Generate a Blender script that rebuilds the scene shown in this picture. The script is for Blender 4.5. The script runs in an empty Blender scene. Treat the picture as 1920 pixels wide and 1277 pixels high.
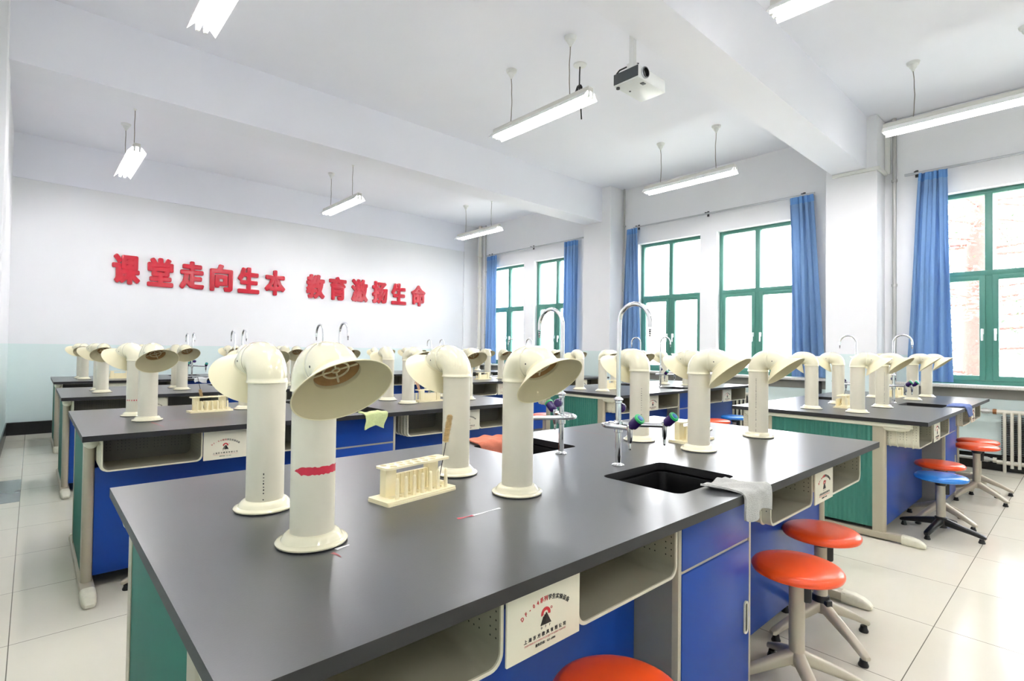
import bpy, bmesh, math, random
from mathutils import Vector, Matrix
random.seed(7)
PI = math.pi
SC = bpy.context.scene
COL = SC.collection

# ------------------------------------------------------------------ camera
F_PX = 991.5
YAW, PITCH, ROLL = (math.radians(a) for a in (42.2, 1.013, 0.724))
CAM_H = 1.19
fwd = Vector((math.sin(YAW) * math.cos(PITCH), math.cos(YAW) * math.cos(PITCH), math.sin(PITCH)))
rgt = Vector((math.cos(YAW), -math.sin(YAW), 0))
upv = rgt.cross(fwd)
r2 = math.cos(ROLL) * rgt + math.sin(ROLL) * upv
u2 = -math.sin(ROLL) * rgt + math.cos(ROLL) * upv
cam_data = bpy.data.cameras.new('camera')
cam_data.sensor_fit = 'HORIZONTAL'
cam_data.sensor_width = 36.0
cam_data.lens = 36.0 * F_PX / 1920.0
cam_data.clip_start = 0.02
cam_data.clip_end = 300
cam = bpy.data.objects.new('camera', cam_data)
COL.objects.link(cam)
cam.matrix_world = Matrix(((r2.x, u2.x, -fwd.x, 0), (r2.y, u2.y, -fwd.y, 0), (r2.z, u2.z, -fwd.z, CAM_H), (0, 0, 0, 1)))
SC.camera = cam

# ------------------------------------------------------------------ sky and exposure
WORLD_STRENGTH = 3.1
TUBE_STRENGTH = 14.0
world = bpy.data.worlds.new('overcast_sky')
SC.world = world
world.use_nodes = True
bg = world.node_tree.nodes['Background']
bg.inputs[0].default_value = (0.96, 0.97, 1.0, 1)
bg.inputs[1].default_value = WORLD_STRENGTH
SC.view_settings.view_transform = 'Standard'
SC.view_settings.look = 'None'
SC.view_settings.gamma = 1.0
SC.view_settings.exposure = 2.45
try:
    SC.view_settings.use_curve_mapping = False
    SC.cycles.max_bounces = 10
    SC.cycles.diffuse_bounces = 6
    SC.cycles.transparent_max_bounces = 16
    SC.cycles.sample_clamp_indirect = 8.0
    SC.cycles.use_denoising = True
except Exception:
    pass


# ------------------------------------------------------------------ materials
def lin(h):
    h = h.lstrip('#')
    out = []
    for i in (0, 2, 4):
        c = int(h[i:i + 2], 16) / 255.0
        out.append(c / 12.92 if c <= 0.04045 else ((c + 0.055) / 1.055) ** 2.4)
    return out + [1.0]


def mat(name, color, rough=0.5, metal=0.0, noise=0.0, nscale=8.0, bump=0.0, bscale=60.0, coat=0.0, emis=None, estr=0.0, spec=0.5):
    m = bpy.data.materials.new(name)
    m.use_nodes = True
    nt = m.node_tree
    b = nt.nodes['Principled BSDF']
    c = lin(color) if isinstance(color, str) else list(color)
    b.inputs['Base Color'].default_value = c
    b.inputs['Roughness'].default_value = rough
    b.inputs['Metallic'].default_value = metal
    b.inputs['Specular IOR Level'].default_value = spec
    if coat:
        b.inputs['Coat Weight'].default_value = coat
        b.inputs['Coat Roughness'].default_value = 0.08
    if emis:
        b.inputs['Emission Color'].default_value = lin(emis)
        b.inputs['Emission Strength'].default_value = estr
    if noise or bump:
        tc = nt.nodes.new('ShaderNodeTexCoord')
    if noise:
        n = nt.nodes.new('ShaderNodeTexNoise')
        n.inputs['Scale'].default_value = nscale
        n.inputs['Detail'].default_value = 4
        nt.links.new(tc.outputs['Object'], n.inputs['Vector'])
        mx = nt.nodes.new('ShaderNodeMix')
        mx.data_type = 'RGBA'
        mx.inputs[6].default_value = [v * (1 - noise) for v in c[:3]] + [1]
        mx.inputs[7].default_value = [min(1, v * (1 + noise)) for v in c[:3]] + [1]
        nt.links.new(n.outputs['Fac'], mx.inputs[0])
        nt.links.new(mx.outputs[2], b.inputs['Base Color'])
    if bump:
        n2 = nt.nodes.new('ShaderNodeTexNoise')
        n2.inputs['Scale'].default_value = bscale
        n2.inputs['Detail'].default_value = 3
        nt.links.new(tc.outputs['Object'], n2.inputs['Vector'])
        bp = nt.nodes.new('ShaderNodeBump')
        bp.inputs['Strength'].default_value = bump
        bp.inputs['Distance'].default_value = 0.01
        nt.links.new(n2.outputs['Fac'], bp.inputs['Height'])
        nt.links.new(bp.outputs['Normal'], b.inputs['Normal'])
    return m


def mnode(nt, op, a, b=None, c=None):
    n = nt.nodes.new('ShaderNodeMath')
    n.operation = op
    for i, v in enumerate((a, b, c)):
        if v is None:
            continue
        if isinstance(v, (int, float)):
            n.inputs[i].default_value = v
        else:
            nt.links.new(v, n.inputs[i])
    return n.outputs[0]


def mat_two_tone_wall():
    m = mat('painted_wall', '#e6e8e9', 0.55, bump=0.04, bscale=25, spec=0.3)
    nt = m.node_tree
    b = nt.nodes['Principled BSDF']
    g = nt.nodes.new('ShaderNodeNewGeometry')
    s = nt.nodes.new('ShaderNodeSeparateXYZ')
    nt.links.new(g.outputs['Position'], s.inputs[0])
    nz = nt.nodes.new('ShaderNodeTexNoise')
    nz.inputs['Scale'].default_value = 1.3
    nz.inputs['Detail'].default_value = 3
    nt.links.new(g.outputs['Position'], nz.inputs['Vector'])
    f = mnode(nt, 'LESS_THAN', s.outputs['Z'], 1.19)
    mx = nt.nodes.new('ShaderNodeMix')
    mx.data_type = 'RGBA'
    mx.inputs[6].default_value = lin('#ebecee')
    mx.inputs[7].default_value = lin('#d9e8e6')
    nt.links.new(f, mx.inputs[0])
    mx2 = nt.nodes.new('ShaderNodeMix')
    mx2.data_type = 'RGBA'
    mx2.blend_type = 'MULTIPLY'
    mx2.inputs[0].default_value = 1.0
    nt.links.new(mx.outputs[2], mx2.inputs[6])
    rr = nt.nodes.new('ShaderNodeMapRange')
    rr.inputs[3].default_value = 0.95
    rr.inputs[4].default_value = 1.03
    nt.links.new(nz.outputs['Fac'], rr.inputs[0])
    nt.links.new(rr.outputs[0], mx2.inputs[7])
    nt.links.new(mx2.outputs[2], b.inputs['Base Color'])
    return m


def mat_floor():
    m = mat('polished_cream_tile', '#d9d6c8', 0.14, spec=0.12)
    nt = m.node_tree
    b = nt.nodes['Principled BSDF']
    g = nt.nodes.new('ShaderNodeNewGeometry')
    s = nt.nodes.new('ShaderNodeSeparateXYZ')
    nt.links.new(g.outputs['Position'], s.inputs[0])
    T = 0.6

    def edge(sock, off):
        q = mnode(nt, 'DIVIDE', mnode(nt, 'SUBTRACT', sock, off), T)
        fr = mnode(nt, 'FRACT', q)
        d = mnode(nt, 'MINIMUM', fr, mnode(nt, 'SUBTRACT', 1.0, fr))
        return mnode(nt, 'LESS_THAN', d, 0.0028), mnode(nt, 'FLOOR', q)
    ex, ix = edge(s.outputs['X'], -0.045 - 6)
    ey, iy = edge(s.outputs['Y'], 0.481 - 6)
    line = mnode(nt, 'MAXIMUM', ex, ey)
    wn = nt.nodes.new('ShaderNodeTexWhiteNoise')
    wn.noise_dimensions = '2D'
    cb = nt.nodes.new('ShaderNodeCombineXYZ')
    nt.links.new(ix, cb.inputs[0])
    nt.links.new(iy, cb.inputs[1])
    nt.links.new(cb.outputs[0], wn.inputs['Vector'])
    nz = nt.nodes.new('ShaderNodeTexNoise')
    nz.inputs['Scale'].default_value = 6
    nz.inputs['Detail'].default_value = 6
    nt.links.new(g.outputs['Position'], nz.inputs['Vector'])
    v = mnode(nt, 'ADD', mnode(nt, 'MULTIPLY', wn.outputs['Value'], 0.5), mnode(nt, 'MULTIPLY', nz.outputs['Fac'], 0.5))
    mx = nt.nodes.new('ShaderNodeMix')
    mx.data_type = 'RGBA'
    mx.inputs[6].default_value = lin('#cac6b6')
    mx.inputs[7].default_value = lin('#d5d1c2')
    nt.links.new(v, mx.inputs[0])
    mx2 = nt.nodes.new('ShaderNodeMix')
    mx2.data_type = 'RGBA'
    mx2.inputs[7].default_value = lin('#6f6b60')
    nt.links.new(line, mx2.inputs[0])
    nt.links.new(mx.outputs[2], mx2.inputs[6])
    nt.links.new(mx2.outputs[2], b.inputs['Base Color'])
    return m


def mat_perforated(name, color, axes, pitch, rad=0.115, rough=0.5):
    m = mat(name, color, rough)
    nt = m.node_tree
    b = nt.nodes['Principled BSDF']
    tc = nt.nodes.new('ShaderNodeTexCoord')
    s = nt.nodes.new('ShaderNodeSeparateXYZ')
    nt.links.new(tc.outputs['Object'], s.inputs[0])
    ds = []
    masks = []
    for ax, p in zip(axes, pitch):
        q = mnode(nt, 'DIVIDE', s.outputs[ax], p)
        fr = mnode(nt, 'SUBTRACT', mnode(nt, 'FRACT', q), 0.5)
        ds.append(mnode(nt, 'MULTIPLY', mnode(nt, 'MULTIPLY', fr, p), mnode(nt, 'MULTIPLY', fr, p)))
        if ax != 'Z':
            grp = mnode(nt, 'FRACT', mnode(nt, 'DIVIDE', q, 5.0))
            masks.append(mnode(nt, 'LESS_THAN', grp, 0.8))
    d = mnode(nt, 'SQRT', mnode(nt, 'ADD', ds[0], ds[1]))
    f = mnode(nt, 'LESS_THAN', d, rad * min(pitch))
    for k in masks:
        f = mnode(nt, 'MULTIPLY', f, k)
    f = mnode(nt, 'MULTIPLY', f, mnode(nt, 'GREATER_THAN', s.outputs['Z'], 0.645))
    mx = nt.nodes.new('ShaderNodeMix')
    mx.data_type = 'RGBA'
    mx.inputs[6].default_value = lin(color)
    mx.inputs[7].default_value = lin('#15140f')
    nt.links.new(f, mx.inputs[0])
    nt.links.new(mx.outputs[2], b.inputs['Base Color'])
    return m


def mat_glass():
    m = bpy.data.materials.new('window_glass')
    m.use_nodes = True
    nt = m.node_tree
    nt.nodes.clear()
    out = nt.nodes.new('ShaderNodeOutputMaterial')
    tr = nt.nodes.new('ShaderNodeBsdfTransparent')
    tr.inputs[0].default_value = (0.98, 0.98, 0.98, 1)
    gl = nt.nodes.new('ShaderNodeBsdfGlossy')
    gl.inputs['Roughness'].default_value = 0.01
    lw = nt.nodes.new('ShaderNodeLayerWeight')
    fres = mnode(nt, 'MULTIPLY_ADD', mnode(nt, 'POWER', lw.outputs['Facing'], 5.0), 0.9, 0.04)
    mx = nt.nodes.new('ShaderNodeMixShader')
    nt.links.new(fres, mx.inputs[0])
    nt.links.new(tr.outputs[0], mx.inputs[1])
    nt.links.new(gl.outputs[0], mx.inputs[2])
    nt.links.new(mx.outputs[0], out.inputs[0])
    return m


def translucent(m, color, fac):
    nt = m.node_tree
    out = [n for n in nt.nodes if n.type == 'OUTPUT_MATERIAL'][0]
    b = nt.nodes['Principled BSDF']
    t = nt.nodes.new('ShaderNodeBsdfTranslucent')
    t.inputs[0].default_value = lin(color)
    mx = nt.nodes.new('ShaderNodeMixShader')
    mx.inputs[0].default_value = fac
    nt.links.new(b.outputs[0], mx.inputs[1])
    nt.links.new(t.outputs[0], mx.inputs[2])
    nt.links.new(mx.outputs[0], out.inputs[0])


M_WALL = mat_two_tone_wall()
M_CEIL = mat('white_ceiling_paint', '#f0f1f8', 0.7, noise=0.02, nscale=2.0, spec=0.2)
M_BEAM = mat('white_beam_paint', '#eff0f7', 0.6, noise=0.02, nscale=2.0, spec=0.2)
M_FLOOR = mat_floor()
M_DARKTILE = mat('dark_grey_tile', '#6e6f72', 0.15, noise=0.08, nscale=12)
M_BASEB = mat('black_baseboard_tile', '#141414', 0.25, noise=0.1)
M_TOP = mat('grey_worktop', '#3c3e41', 0.30, noise=0.03, nscale=40, bump=0.02, bscale=300, spec=1.0)
M_TOPEDGE = mat('dark_worktop_edge', '#1c1c1d', 0.5, noise=0.05, nscale=30)
M_SINK = mat('black_sink_resin', '#060607', 0.45, noise=0.3, nscale=25, bump=0.05, spec=0.2)
M_BLUE = mat('blue_laminate', '#14439a', 0.35, noise=0.02, nscale=60, spec=0.3)
M_GREEN = mat('green_ribbed_panel', '#2f7264', 0.4, noise=0.05, nscale=20)
M_POST = mat('champagne_aluminium', '#b0a793', 0.38, metal=0.25, noise=0.03)
M_CREAMPL = mat('cream_plastic', '#d6d3bf', 0.45, noise=0.03, nscale=10)
M_TOECAP = mat('worn_cream_plastic', '#d3cfbb', 0.5, noise=0.12, nscale=40, bump=0.1, bscale=80)
M_GREYPANEL = mat('grey_laminate', '#86857f', 0.45, noise=0.03, nscale=50)
M_SLOT = mat('dark_handle_slot', '#3a3a30', 0.6, noise=0.1)
M_TRIM = mat('cream_edge_trim', '#b9b29c', 0.45)
M_BOX = mat('cream_book_box', '#cfcbb6', 0.5, noise=0.04, nscale=12)
M_BOXB = mat_perforated('perforated_back', '#6f6c61', ('X', 'Z'), (0.0155, 0.0155))
M_BOXS = mat_perforated('perforated_side', '#cfcbb6', ('Y', 'Z'), (0.0165, 0.0165))
M_BOXSI = mat_perforated('perforated_inner_side', '#96927f', ('Y', 'Z'), (0.0165, 0.0165))  # inner sides take the same shade-darkened cream as the box interior
M_PLATE = mat('ivory_plate', '#ddd9c4', 0.45, noise=0.02)
M_RED = mat('red_print', '#c2242c', 0.5, noise=0.05)
M_BLACKINK = mat('black_print', '#1a1a1a', 0.5, noise=0.05)
M_PINKINK = mat('faded_pink_print', '#d59a90', 0.6, noise=0.05)
M_HOOD = mat('glossy_cream_plastic', '#e2ddc0', 0.14, noise=0.015, nscale=8, coat=0.6)
M_CONE = mat('cream_hood_plastic', '#e4dcb8', 0.35, noise=0.02, nscale=8)
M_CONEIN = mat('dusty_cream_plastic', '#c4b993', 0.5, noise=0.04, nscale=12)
M_BOXIN = mat('shaded_box_interior', '#96927f', 0.6, noise=0.05, nscale=12)  # box cream darkened to put the shade inside the boxes into the colour
M_PIPE = mat('off_white_pipe', '#d8d3c0', 0.38, noise=0.03, nscale=14)
M_GRILLE = mat('grimy_grille_plastic', '#c6b994', 0.5, noise=0.25, nscale=60)
M_GRIME = mat('brown_dust_deposit', '#9a7446', 0.8, noise=0.35, nscale=50)
M_GASKET = mat('black_rubber', '#101010', 0.5, noise=0.1)
M_REDINK = mat('red_marker_ink', '#c81f3a', 0.45, noise=0.2, nscale=60)
M_CHROME = mat('polished_chrome', '#dcdddf', 0.08, metal=1.0, noise=0.01)
M_PURPLE = mat('purple_knob_plastic', '#2f1a58', 0.25, noise=0.05)
M_KGREEN = mat('green_ring_plastic', '#1fa15c', 0.3, noise=0.05)
M_KBLUE = mat('blue_cap_plastic', '#2a5a9c', 0.3, noise=0.05)
M_RACK = mat('ivory_rack_plastic', '#f3e9c4', 0.38, noise=0.04, nscale=14)
M_BRISTLE = mat('tan_bristle', '#d8c091', 0.9, noise=0.25, nscale=200)
M_WOOD = mat('pale_wood', '#d0a48a', 0.6, noise=0.15, nscale=30)
M_WIRE = mat('dark_steel_wire', '#3a3430', 0.4, metal=0.8, noise=0.1)
M_SEATR = mat('orange_red_seat_plastic', '#f4541f', 0.3, noise=0.02, coat=0.1)
M_SEATB = mat('bright_blue_seat_plastic', '#2b82da', 0.25, noise=0.02, coat=0.2)
M_STOOLM = mat('beige_stool_metal', '#bab29f', 0.4, metal=0.15, noise=0.02)
M_BLACKPL = mat('black_plastic', '#131314', 0.35, noise=0.1)
M_CURTAIN = mat('blue_curtain_fabric', '#7d9fc8', 0.85, noise=0.06, nscale=30, bump=0.1, bscale=400, spec=0.1)
translucent(M_CURTAIN, '#a9c6e6', 0.25)
M_CURTAINH = mat('blue_curtain_heading', '#6d9bd2', 0.85, noise=0.05, nscale=30, spec=0.1)
M_RAIL = mat('aluminium_rail', '#b9bbbd', 0.3, metal=0.8, noise=0.03)
M_BRACKET = mat('dark_iron_bracket', '#3a3a3a', 0.5, metal=0.3, noise=0.1)
M_FRAME = mat('teal_window_frame', '#478274', 0.4, noise=0.04, nscale=8)
M_FRAMEW = mat('white_handle', '#eef0f0', 0.35, noise=0.02)
M_GLASS = mat_glass()
M_MARBLE = mat('speckled_marble_sill', '#c9c6c2', 0.3, noise=0.35, nscale=90)
M_SILLBAND = mat('grey_sill_band', '#8d8b86', 0.8, noise=0.1, nscale=10)
M_PVC = mat('white_pvc_pipe', '#dfdcd2', 0.4, noise=0.03)
M_STEELP = mat('grey_painted_pipe', '#b5b5b2', 0.35, metal=0.3, noise=0.05)
M_RADI = mat('cream_radiator_paint', '#d3cfc0', 0.4, noise=0.06, nscale=20)
M_RADD = mat('dark_fin_paint', '#3f3d38', 0.6, noise=0.15, nscale=20)
M_RUST = mat('rusty_fitting', '#8b5a2e', 0.7, noise=0.3, nscale=60)
M_LIGHTB = mat('white_lamp_metal', '#d9d8d0', 0.4, noise=0.02)
M_LAMPREF = mat('white_reflector', '#f4f4f2', 0.35, noise=0.01)
M_TUBE = mat('fluorescent_tube_glow', '#ffffff', 0.4, noise=0.0, emis='#fefbff', estr=TUBE_STRENGTH)
M_CORD = mat('twisted_cord', '#8d8880', 0.6, noise=0.4, nscale=300)
M_WHITEPL = mat('white_plastic', '#e6e7e3', 0.4, noise=0.02)
M_PROJ = mat('silver_white_projector', '#e3e6e4', 0.35, noise=0.02)
M_PROJD = mat('dark_grey_projector_panel', '#4b5052', 0.45, noise=0.03)
M_LENS = mat('black_lens_glass', '#08090a', 0.05, noise=0.02, coat=1.0)
M_CHAR = mat('glossy_red_acrylic', '#c20f2a', 0.18, noise=0.02, coat=0.4)
M_CLOTHG = mat('grey_towel', '#b6b7b2', 0.95, noise=0.12, nscale=120, bump=0.5, bscale=350, spec=0.1)
M_CLOTHS = mat('salmon_towel', '#d27f66', 0.95, noise=0.1, nscale=120, bump=0.4, bscale=350, spec=0.1)
M_CLOTHB = mat('blue_towel', '#7080b0', 0.95, noise=0.3, nscale=60, bump=0.4, bscale=350, spec=0.1)
M_CLOTHY = mat('pale_green_towel', '#c9d49a', 0.95, noise=0.15, nscale=120, bump=0.4, bscale=350, spec=0.1)
M_CLOTHW = mat('white_towel', '#dcdfe0', 0.95, noise=0.06, nscale=100, bump=0.4, bscale=350, spec=0.1)
M_BARK = mat('reddish_bark', '#865f5a', 0.9, noise=0.3, nscale=20, bump=0.4, bscale=40)
M_LEAF = mat('green_leaf', '#6f846b', 0.6, noise=0.3, nscale=3)
M_GROUND = mat('pale_ground', '#cfcdc2', 0.9, noise=0.1, nscale=3)
M_FENCE = mat('grey_fence_bar', '#9a9a98', 0.6, noise=0.05)


# ------------------------------------------------------------------ mesh builder
class MB:
    def __init__(self):
        self.bm = bmesh.new()

    def _take(self, other, mi=0, mtx=None):
        if mtx is not None:
            other.transform(mtx)
        vm = {}
        for v in other.verts:
            vm[v] = self.bm.verts.new(v.co)
        for f in other.faces:
            try:
                nf = self.bm.faces.new([vm[v] for v in f.verts])
                nf.material_index = mi
            except ValueError:
                pass
        other.free()

    def box(self, x0, x1, y0, y1, z0, z1, bev=0.0, mi=0, seg=2, mtx=None):
        b = bmesh.new()
        bmesh.ops.create_cube(b, size=1.0)
        for v in b.verts:
            v.co = Vector(((x0 + x1) / 2 + v.co.x * (x1 - x0), (y0 + y1) / 2 + v.co.y * (y1 - y0), (z0 + z1) / 2 + v.co.z * (z1 - z0)))
        if bev:
            bmesh.ops.bevel(b, geom=list(b.edges), offset=bev, segments=seg, affect='EDGES', profile=0.5)
        self._take(b, mi, mtx)
        return self

    def lathe(self, prof, n=32, c=(0, 0, 0), mi=0, mtx=None, close=False):
        b = bmesh.new()
        rings = []
        for r, z in prof:
            if r <= 1e-6:
                rings.append([b.verts.new((c[0], c[1], c[2] + z))])
            else:
                rings.append([b.verts.new((c[0] + r * math.cos(2 * PI * k / n), c[1] + r * math.sin(2 * PI * k / n), c[2] + z)) for k in range(n)])
        pairs = list(zip(rings[:-1], rings[1:]))
        if close:
            pairs.append((rings[-1], rings[0]))
        for a, d in pairs:
            for k in range(n):
                k2 = (k + 1) % n
                if len(a) == 1 and len(d) == 1:
                    continue
                if len(a) == 1:
                    b.faces.new((a[0], d[k2], d[k]))
                elif len(d) == 1:
                    b.faces.new((a[k], a[k2], d[0]))
                else:
                    b.faces.new((a[k], a[k2], d[k2], d[k]))
        bmesh.ops.recalc_face_normals(b, faces=b.faces)
        self._take(b, mi, mtx)
        return self

    def tube(self, path, rad, n=12, mi=0, caps=True, mtx=None, closed=False):
        P = [Vector(p) for p in path]
        R = rad if isinstance(rad, (list, tuple)) else [rad] * len(P)
        b = bmesh.new()
        m = len(P)
        T = []
        for i in range(m):
            if closed:
                t = P[(i + 1) % m] - P[(i - 1) % m]
            else:
                t = P[min(i + 1, m - 1)] - P[max(i - 1, 0)]
            T.append(t.normalized())
        ref = Vector((0, 0, 1)) if abs(T[0].z) < 0.9 else Vector((1, 0, 0))
        nrm = (ref - T[0] * ref.dot(T[0])).normalized()
        rings = []
        for i in range(m):
            nrm = (nrm - T[i] * nrm.dot(T[i]))
            if nrm.length < 1e-6:
                nrm = T[i].orthogonal()
            nrm.normalize()
            bi = T[i].cross(nrm)
            rings.append([b.verts.new(P[i] + R[i] * (math.cos(2 * PI * k / n) * nrm + math.sin(2 * PI * k / n) * bi)) for k in range(n)])
        seq = list(zip(rings[:-1], rings[1:]))
        if closed:
            seq.append((rings[-1], rings[0]))
        for a, d in seq:
            for k in range(n):
                b.faces.new((a[k], a[(k + 1) % n], d[(k + 1) % n], d[k]))
        if caps and not closed:
            b.faces.new(list(reversed(rings[0])))
            b.faces.new(rings[-1])
        bmesh.ops.recalc_face_normals(b, faces=b.faces)
        self._take(b, mi, mtx)
        return self

    def loft(self, loops, mi=0, cap0=False, cap1=False, mtx=None, closed=True):
        b = bmesh.new()
        rings = [[b.verts.new(p) for p in lp] for lp in loops]
        n = len(rings[0])
        for a, d in zip(rings[:-1], rings[1:]):
            for k in range(n if closed else n - 1):
                b.faces.new((a[k], a[(k + 1) % n], d[(k + 1) % n], d[k]))
        if cap0:
            b.faces.new(list(reversed(rings[0])))
        if cap1:
            b.faces.new(rings[-1])
        bmesh.ops.recalc_face_normals(b, faces=b.faces)
        self._take(b, mi, mtx)
        return self

    def plate_holes(self, outer, holes, z0, z1, mi=0, mtx=None):
        """flat plate with through holes, between z0 and z1"""
        b = bmesh.new()
        loops = []
        for lp in [outer] + holes:
            vs = [b.verts.new((p[0], p[1], z1)) for p in lp]
            for k in range(len(vs)):
                b.edges.new((vs[k], vs[(k + 1) % len(vs)]))
            loops.append(lp)
        bmesh.ops.triangle_fill(b, use_beauty=True, use_dissolve=False, edges=list(b.edges), normal=(0, 0, 1))
        top = list(b.faces)
        for f in top:
            if f.normal.z < 0:
                f.normal_flip()
        self._take_copy(b, mi, mtx)
        for v in b.verts:
            v.co.z = z0
        for f in list(b.faces):
            f.normal_flip()
        self._take(b, mi, mtx)
        for lp in loops:
            self.loft([[(p[0], p[1], z0) for p in lp], [(p[0], p[1], z1) for p in lp]], mi, mtx=mtx)
        return self

    def _take_copy(self, b, mi, mtx):
        self._take(b.copy(), mi, mtx)

    def poly(self, pts, mi=0):
        vs = [self.bm.verts.new(p) for p in pts]
        f = self.bm.faces.new(vs)
        f.material_index = mi
        return self

    def prism(self, pts, axis, a0, a1, mi=0, mtx=None):
        """extrude a closed 2-D polygon along an axis; pts are the two other coordinates in order"""
        def P(p, a):
            return (a, p[0], p[1]) if axis == 'X' else (p[0], a, p[1]) if axis == 'Y' else (p[0], p[1], a)
        self.loft([[P(p, a0) for p in pts], [P(p, a1) for p in pts]], mi, True, True, mtx)
        return self

    def mesh(self, name, mats, smooth=True, ang=38, weld=True):
        if weld:
            bmesh.ops.remove_doubles(self.bm, verts=self.bm.verts, dist=1e-5)
        me = bpy.data.meshes.new(name)
        self.bm.to_mesh(me)
        self.bm.free()
        for m in (mats if isinstance(mats, (list, tuple)) else [mats]):
            me.materials.append(m)
        if smooth:
            me.polygons.foreach_set('use_smooth', [True] * len(me.polygons))
            try:
                me.set_sharp_from_angle(angle=math.radians(ang))
            except Exception:
                pass
        me.update()
        return me


def thicken(b, t):
    """give an open sheet a thickness"""
    b.normal_update()
    src = list(b.faces)
    edge = [e for e in b.edges if len(e.link_faces) == 1]
    ring = []
    for e in edge:
        f = e.link_faces[0]
        vs = list(f.verts)
        i = vs.index(e.verts[0])
        ring.append((e.verts[0], e.verts[1]) if vs[(i + 1) % len(vs)] == e.verts[1] else (e.verts[1], e.verts[0]))
    vm = {v: b.verts.new(v.co - v.normal * t) for v in list(b.verts)}
    for f in src:
        b.faces.new([vm[v] for v in reversed(f.verts)])
    for a, d in ring:
        b.faces.new((d, a, vm[a], vm[d]))


def rrect(x0, x1, y0, y1, r, n=5):
    out = []
    for cx, cy, a0 in ((x1 - r, y1 - r, 0), (x0 + r, y1 - r, 90), (x0 + r, y0 + r, 180), (x1 - r, y0 + r, 270)):
        for k in range(n + 1):
            a = math.radians(a0 + 90 * k / n)
            out.append((cx + r * math.cos(a), cy + r * math.sin(a)))
    return out


def circ(cx, cy, r, n=20):
    return [(cx + r * math.cos(2 * PI * k / n), cy + r * math.sin(2 * PI * k / n)) for k in range(n)]


# ------------------------------------------------------------------ objects
def add(name, me, parent=None, loc=(0, 0, 0), rotz=0.0, label=None):
    o = bpy.data.objects.new(name, me)
    COL.objects.link(o)
    if parent is not None:
        o.parent = parent
    o.location = loc
    o.rotation_euler = (0, 0, rotz)
    if label:
        o['label'] = label
    return o


def tag(o, label, cat, group=None, kind=None):
    o['label'] = label
    o['category'] = cat
    if group:
        o['group'] = group
    if kind:
        o['kind'] = kind
    return o


def empty(name, label, cat, loc=(0, 0, 0), rotz=0.0, group=None):
    o = bpy.data.objects.new(name, None)
    o.empty_display_size = 0.1
    COL.objects.link(o)
    o.location = loc
    o.rotation_euler = (0, 0, rotz)
    return tag(o, label, cat, group)


def struct(name, me, loc=(0, 0, 0)):
    o = add(name, me, None, loc)
    o['kind'] = 'structure'
    return o


def kids(o):
    return [c for c in ALLCH.get(o.name, [])]


ALLCH = {}


def reg(parent, child):
    ALLCH.setdefault(parent.name, []).append(child)
    return child


def part(parent, name, me, loc=(0, 0, 0), rotz=0.0, label=None):
    return reg(parent, add(name, me, parent, loc, rotz, label))


def copy_tree(o, parent=None, skip=()):
    c = o.copy()
    COL.objects.link(c)
    if parent is not None:
        c.parent = parent
        reg(parent, c)
    for ch in kids(o):
        if ch.name.split('.')[0] in skip:
            continue
        copy_tree(ch, c, skip)
    return c


def text_mesh(body, size, material, extrude=0.0006, bevel=0.0, res=2, align='CENTER'):
    c = bpy.data.curves.new('lettering', 'FONT')
    c.body = body
    c.size = size
    c.extrude = extrude
    c.bevel_depth = bevel
    c.bevel_resolution = 3
    c.resolution_u = res
    c.align_x = align
    o = bpy.data.objects.new('lettering', c)
    COL.objects.link(o)
    dg = bpy.context.evaluated_depsgraph_get()
    dg.update()
    me = bpy.data.meshes.new_from_object(o.evaluated_get(dg))
    bpy.data.objects.remove(o)
    bpy.data.curves.remove(c)
    me.materials.clear()
    me.materials.append(material)
    return me


def mb_add_mesh(mb, me, mtx, mi=0):
    b = bmesh.new()
    b.from_mesh(me)
    mb._take(b, mi, mtx)


# ================================================================== THE ROOM
XL, XR = -0.235, 7.46
YB, YF = 9.45, -4.2
ZC = 3.95
WIN = [(7.888, 8.998), (6.486, 7.596), (4.010, 5.120), (2.642, 3.752), (0.204, 1.314), (-1.166, -0.056)]
WZ0, WZ1 = 0.88, 2.98

struct('floor', MB().box(XL - 0.3, XR + 0.3, YF - 0.3, YB + 0.3, -0.1, 0).mesh('floor', M_FLOOR, False))
struct('ceiling', MB().box(XL - 0.3, XR + 0.3, YF - 0.3, YB + 0.3, ZC, ZC + 0.15).mesh('ceiling', M_CEIL, False))
struct('wall_back', MB().box(XL - 0.3, XR + 0.3, YB, YB + 0.25, 0, ZC).mesh('wall_back', M_WALL, False))
struct('wall_left', MB().box(XL - 0.25, XL, YF, YB, 0, ZC).mesh('wall_left', M_WALL, False))
struct('wall_front', MB().box(XL - 0.3, XR + 0.3, YF - 0.25, YF, 0, ZC).mesh('wall_front', M_WALL, False))
wr = MB()
wr.box(XR, XR + 0.3, YF, YB, 0, WZ0)
wr.box(XR, XR + 0.3, YF, YB, WZ1, ZC)
ys = [YB] + [v for a, b in WIN for v in (b, a)] + [YF]
for k in range(0, len(ys), 2):
    wr.box(XR, XR + 0.3, ys[k + 1], ys[k], WZ0, WZ1)
struct('wall_right', wr.mesh('wall_right', M_WALL, False))

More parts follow.
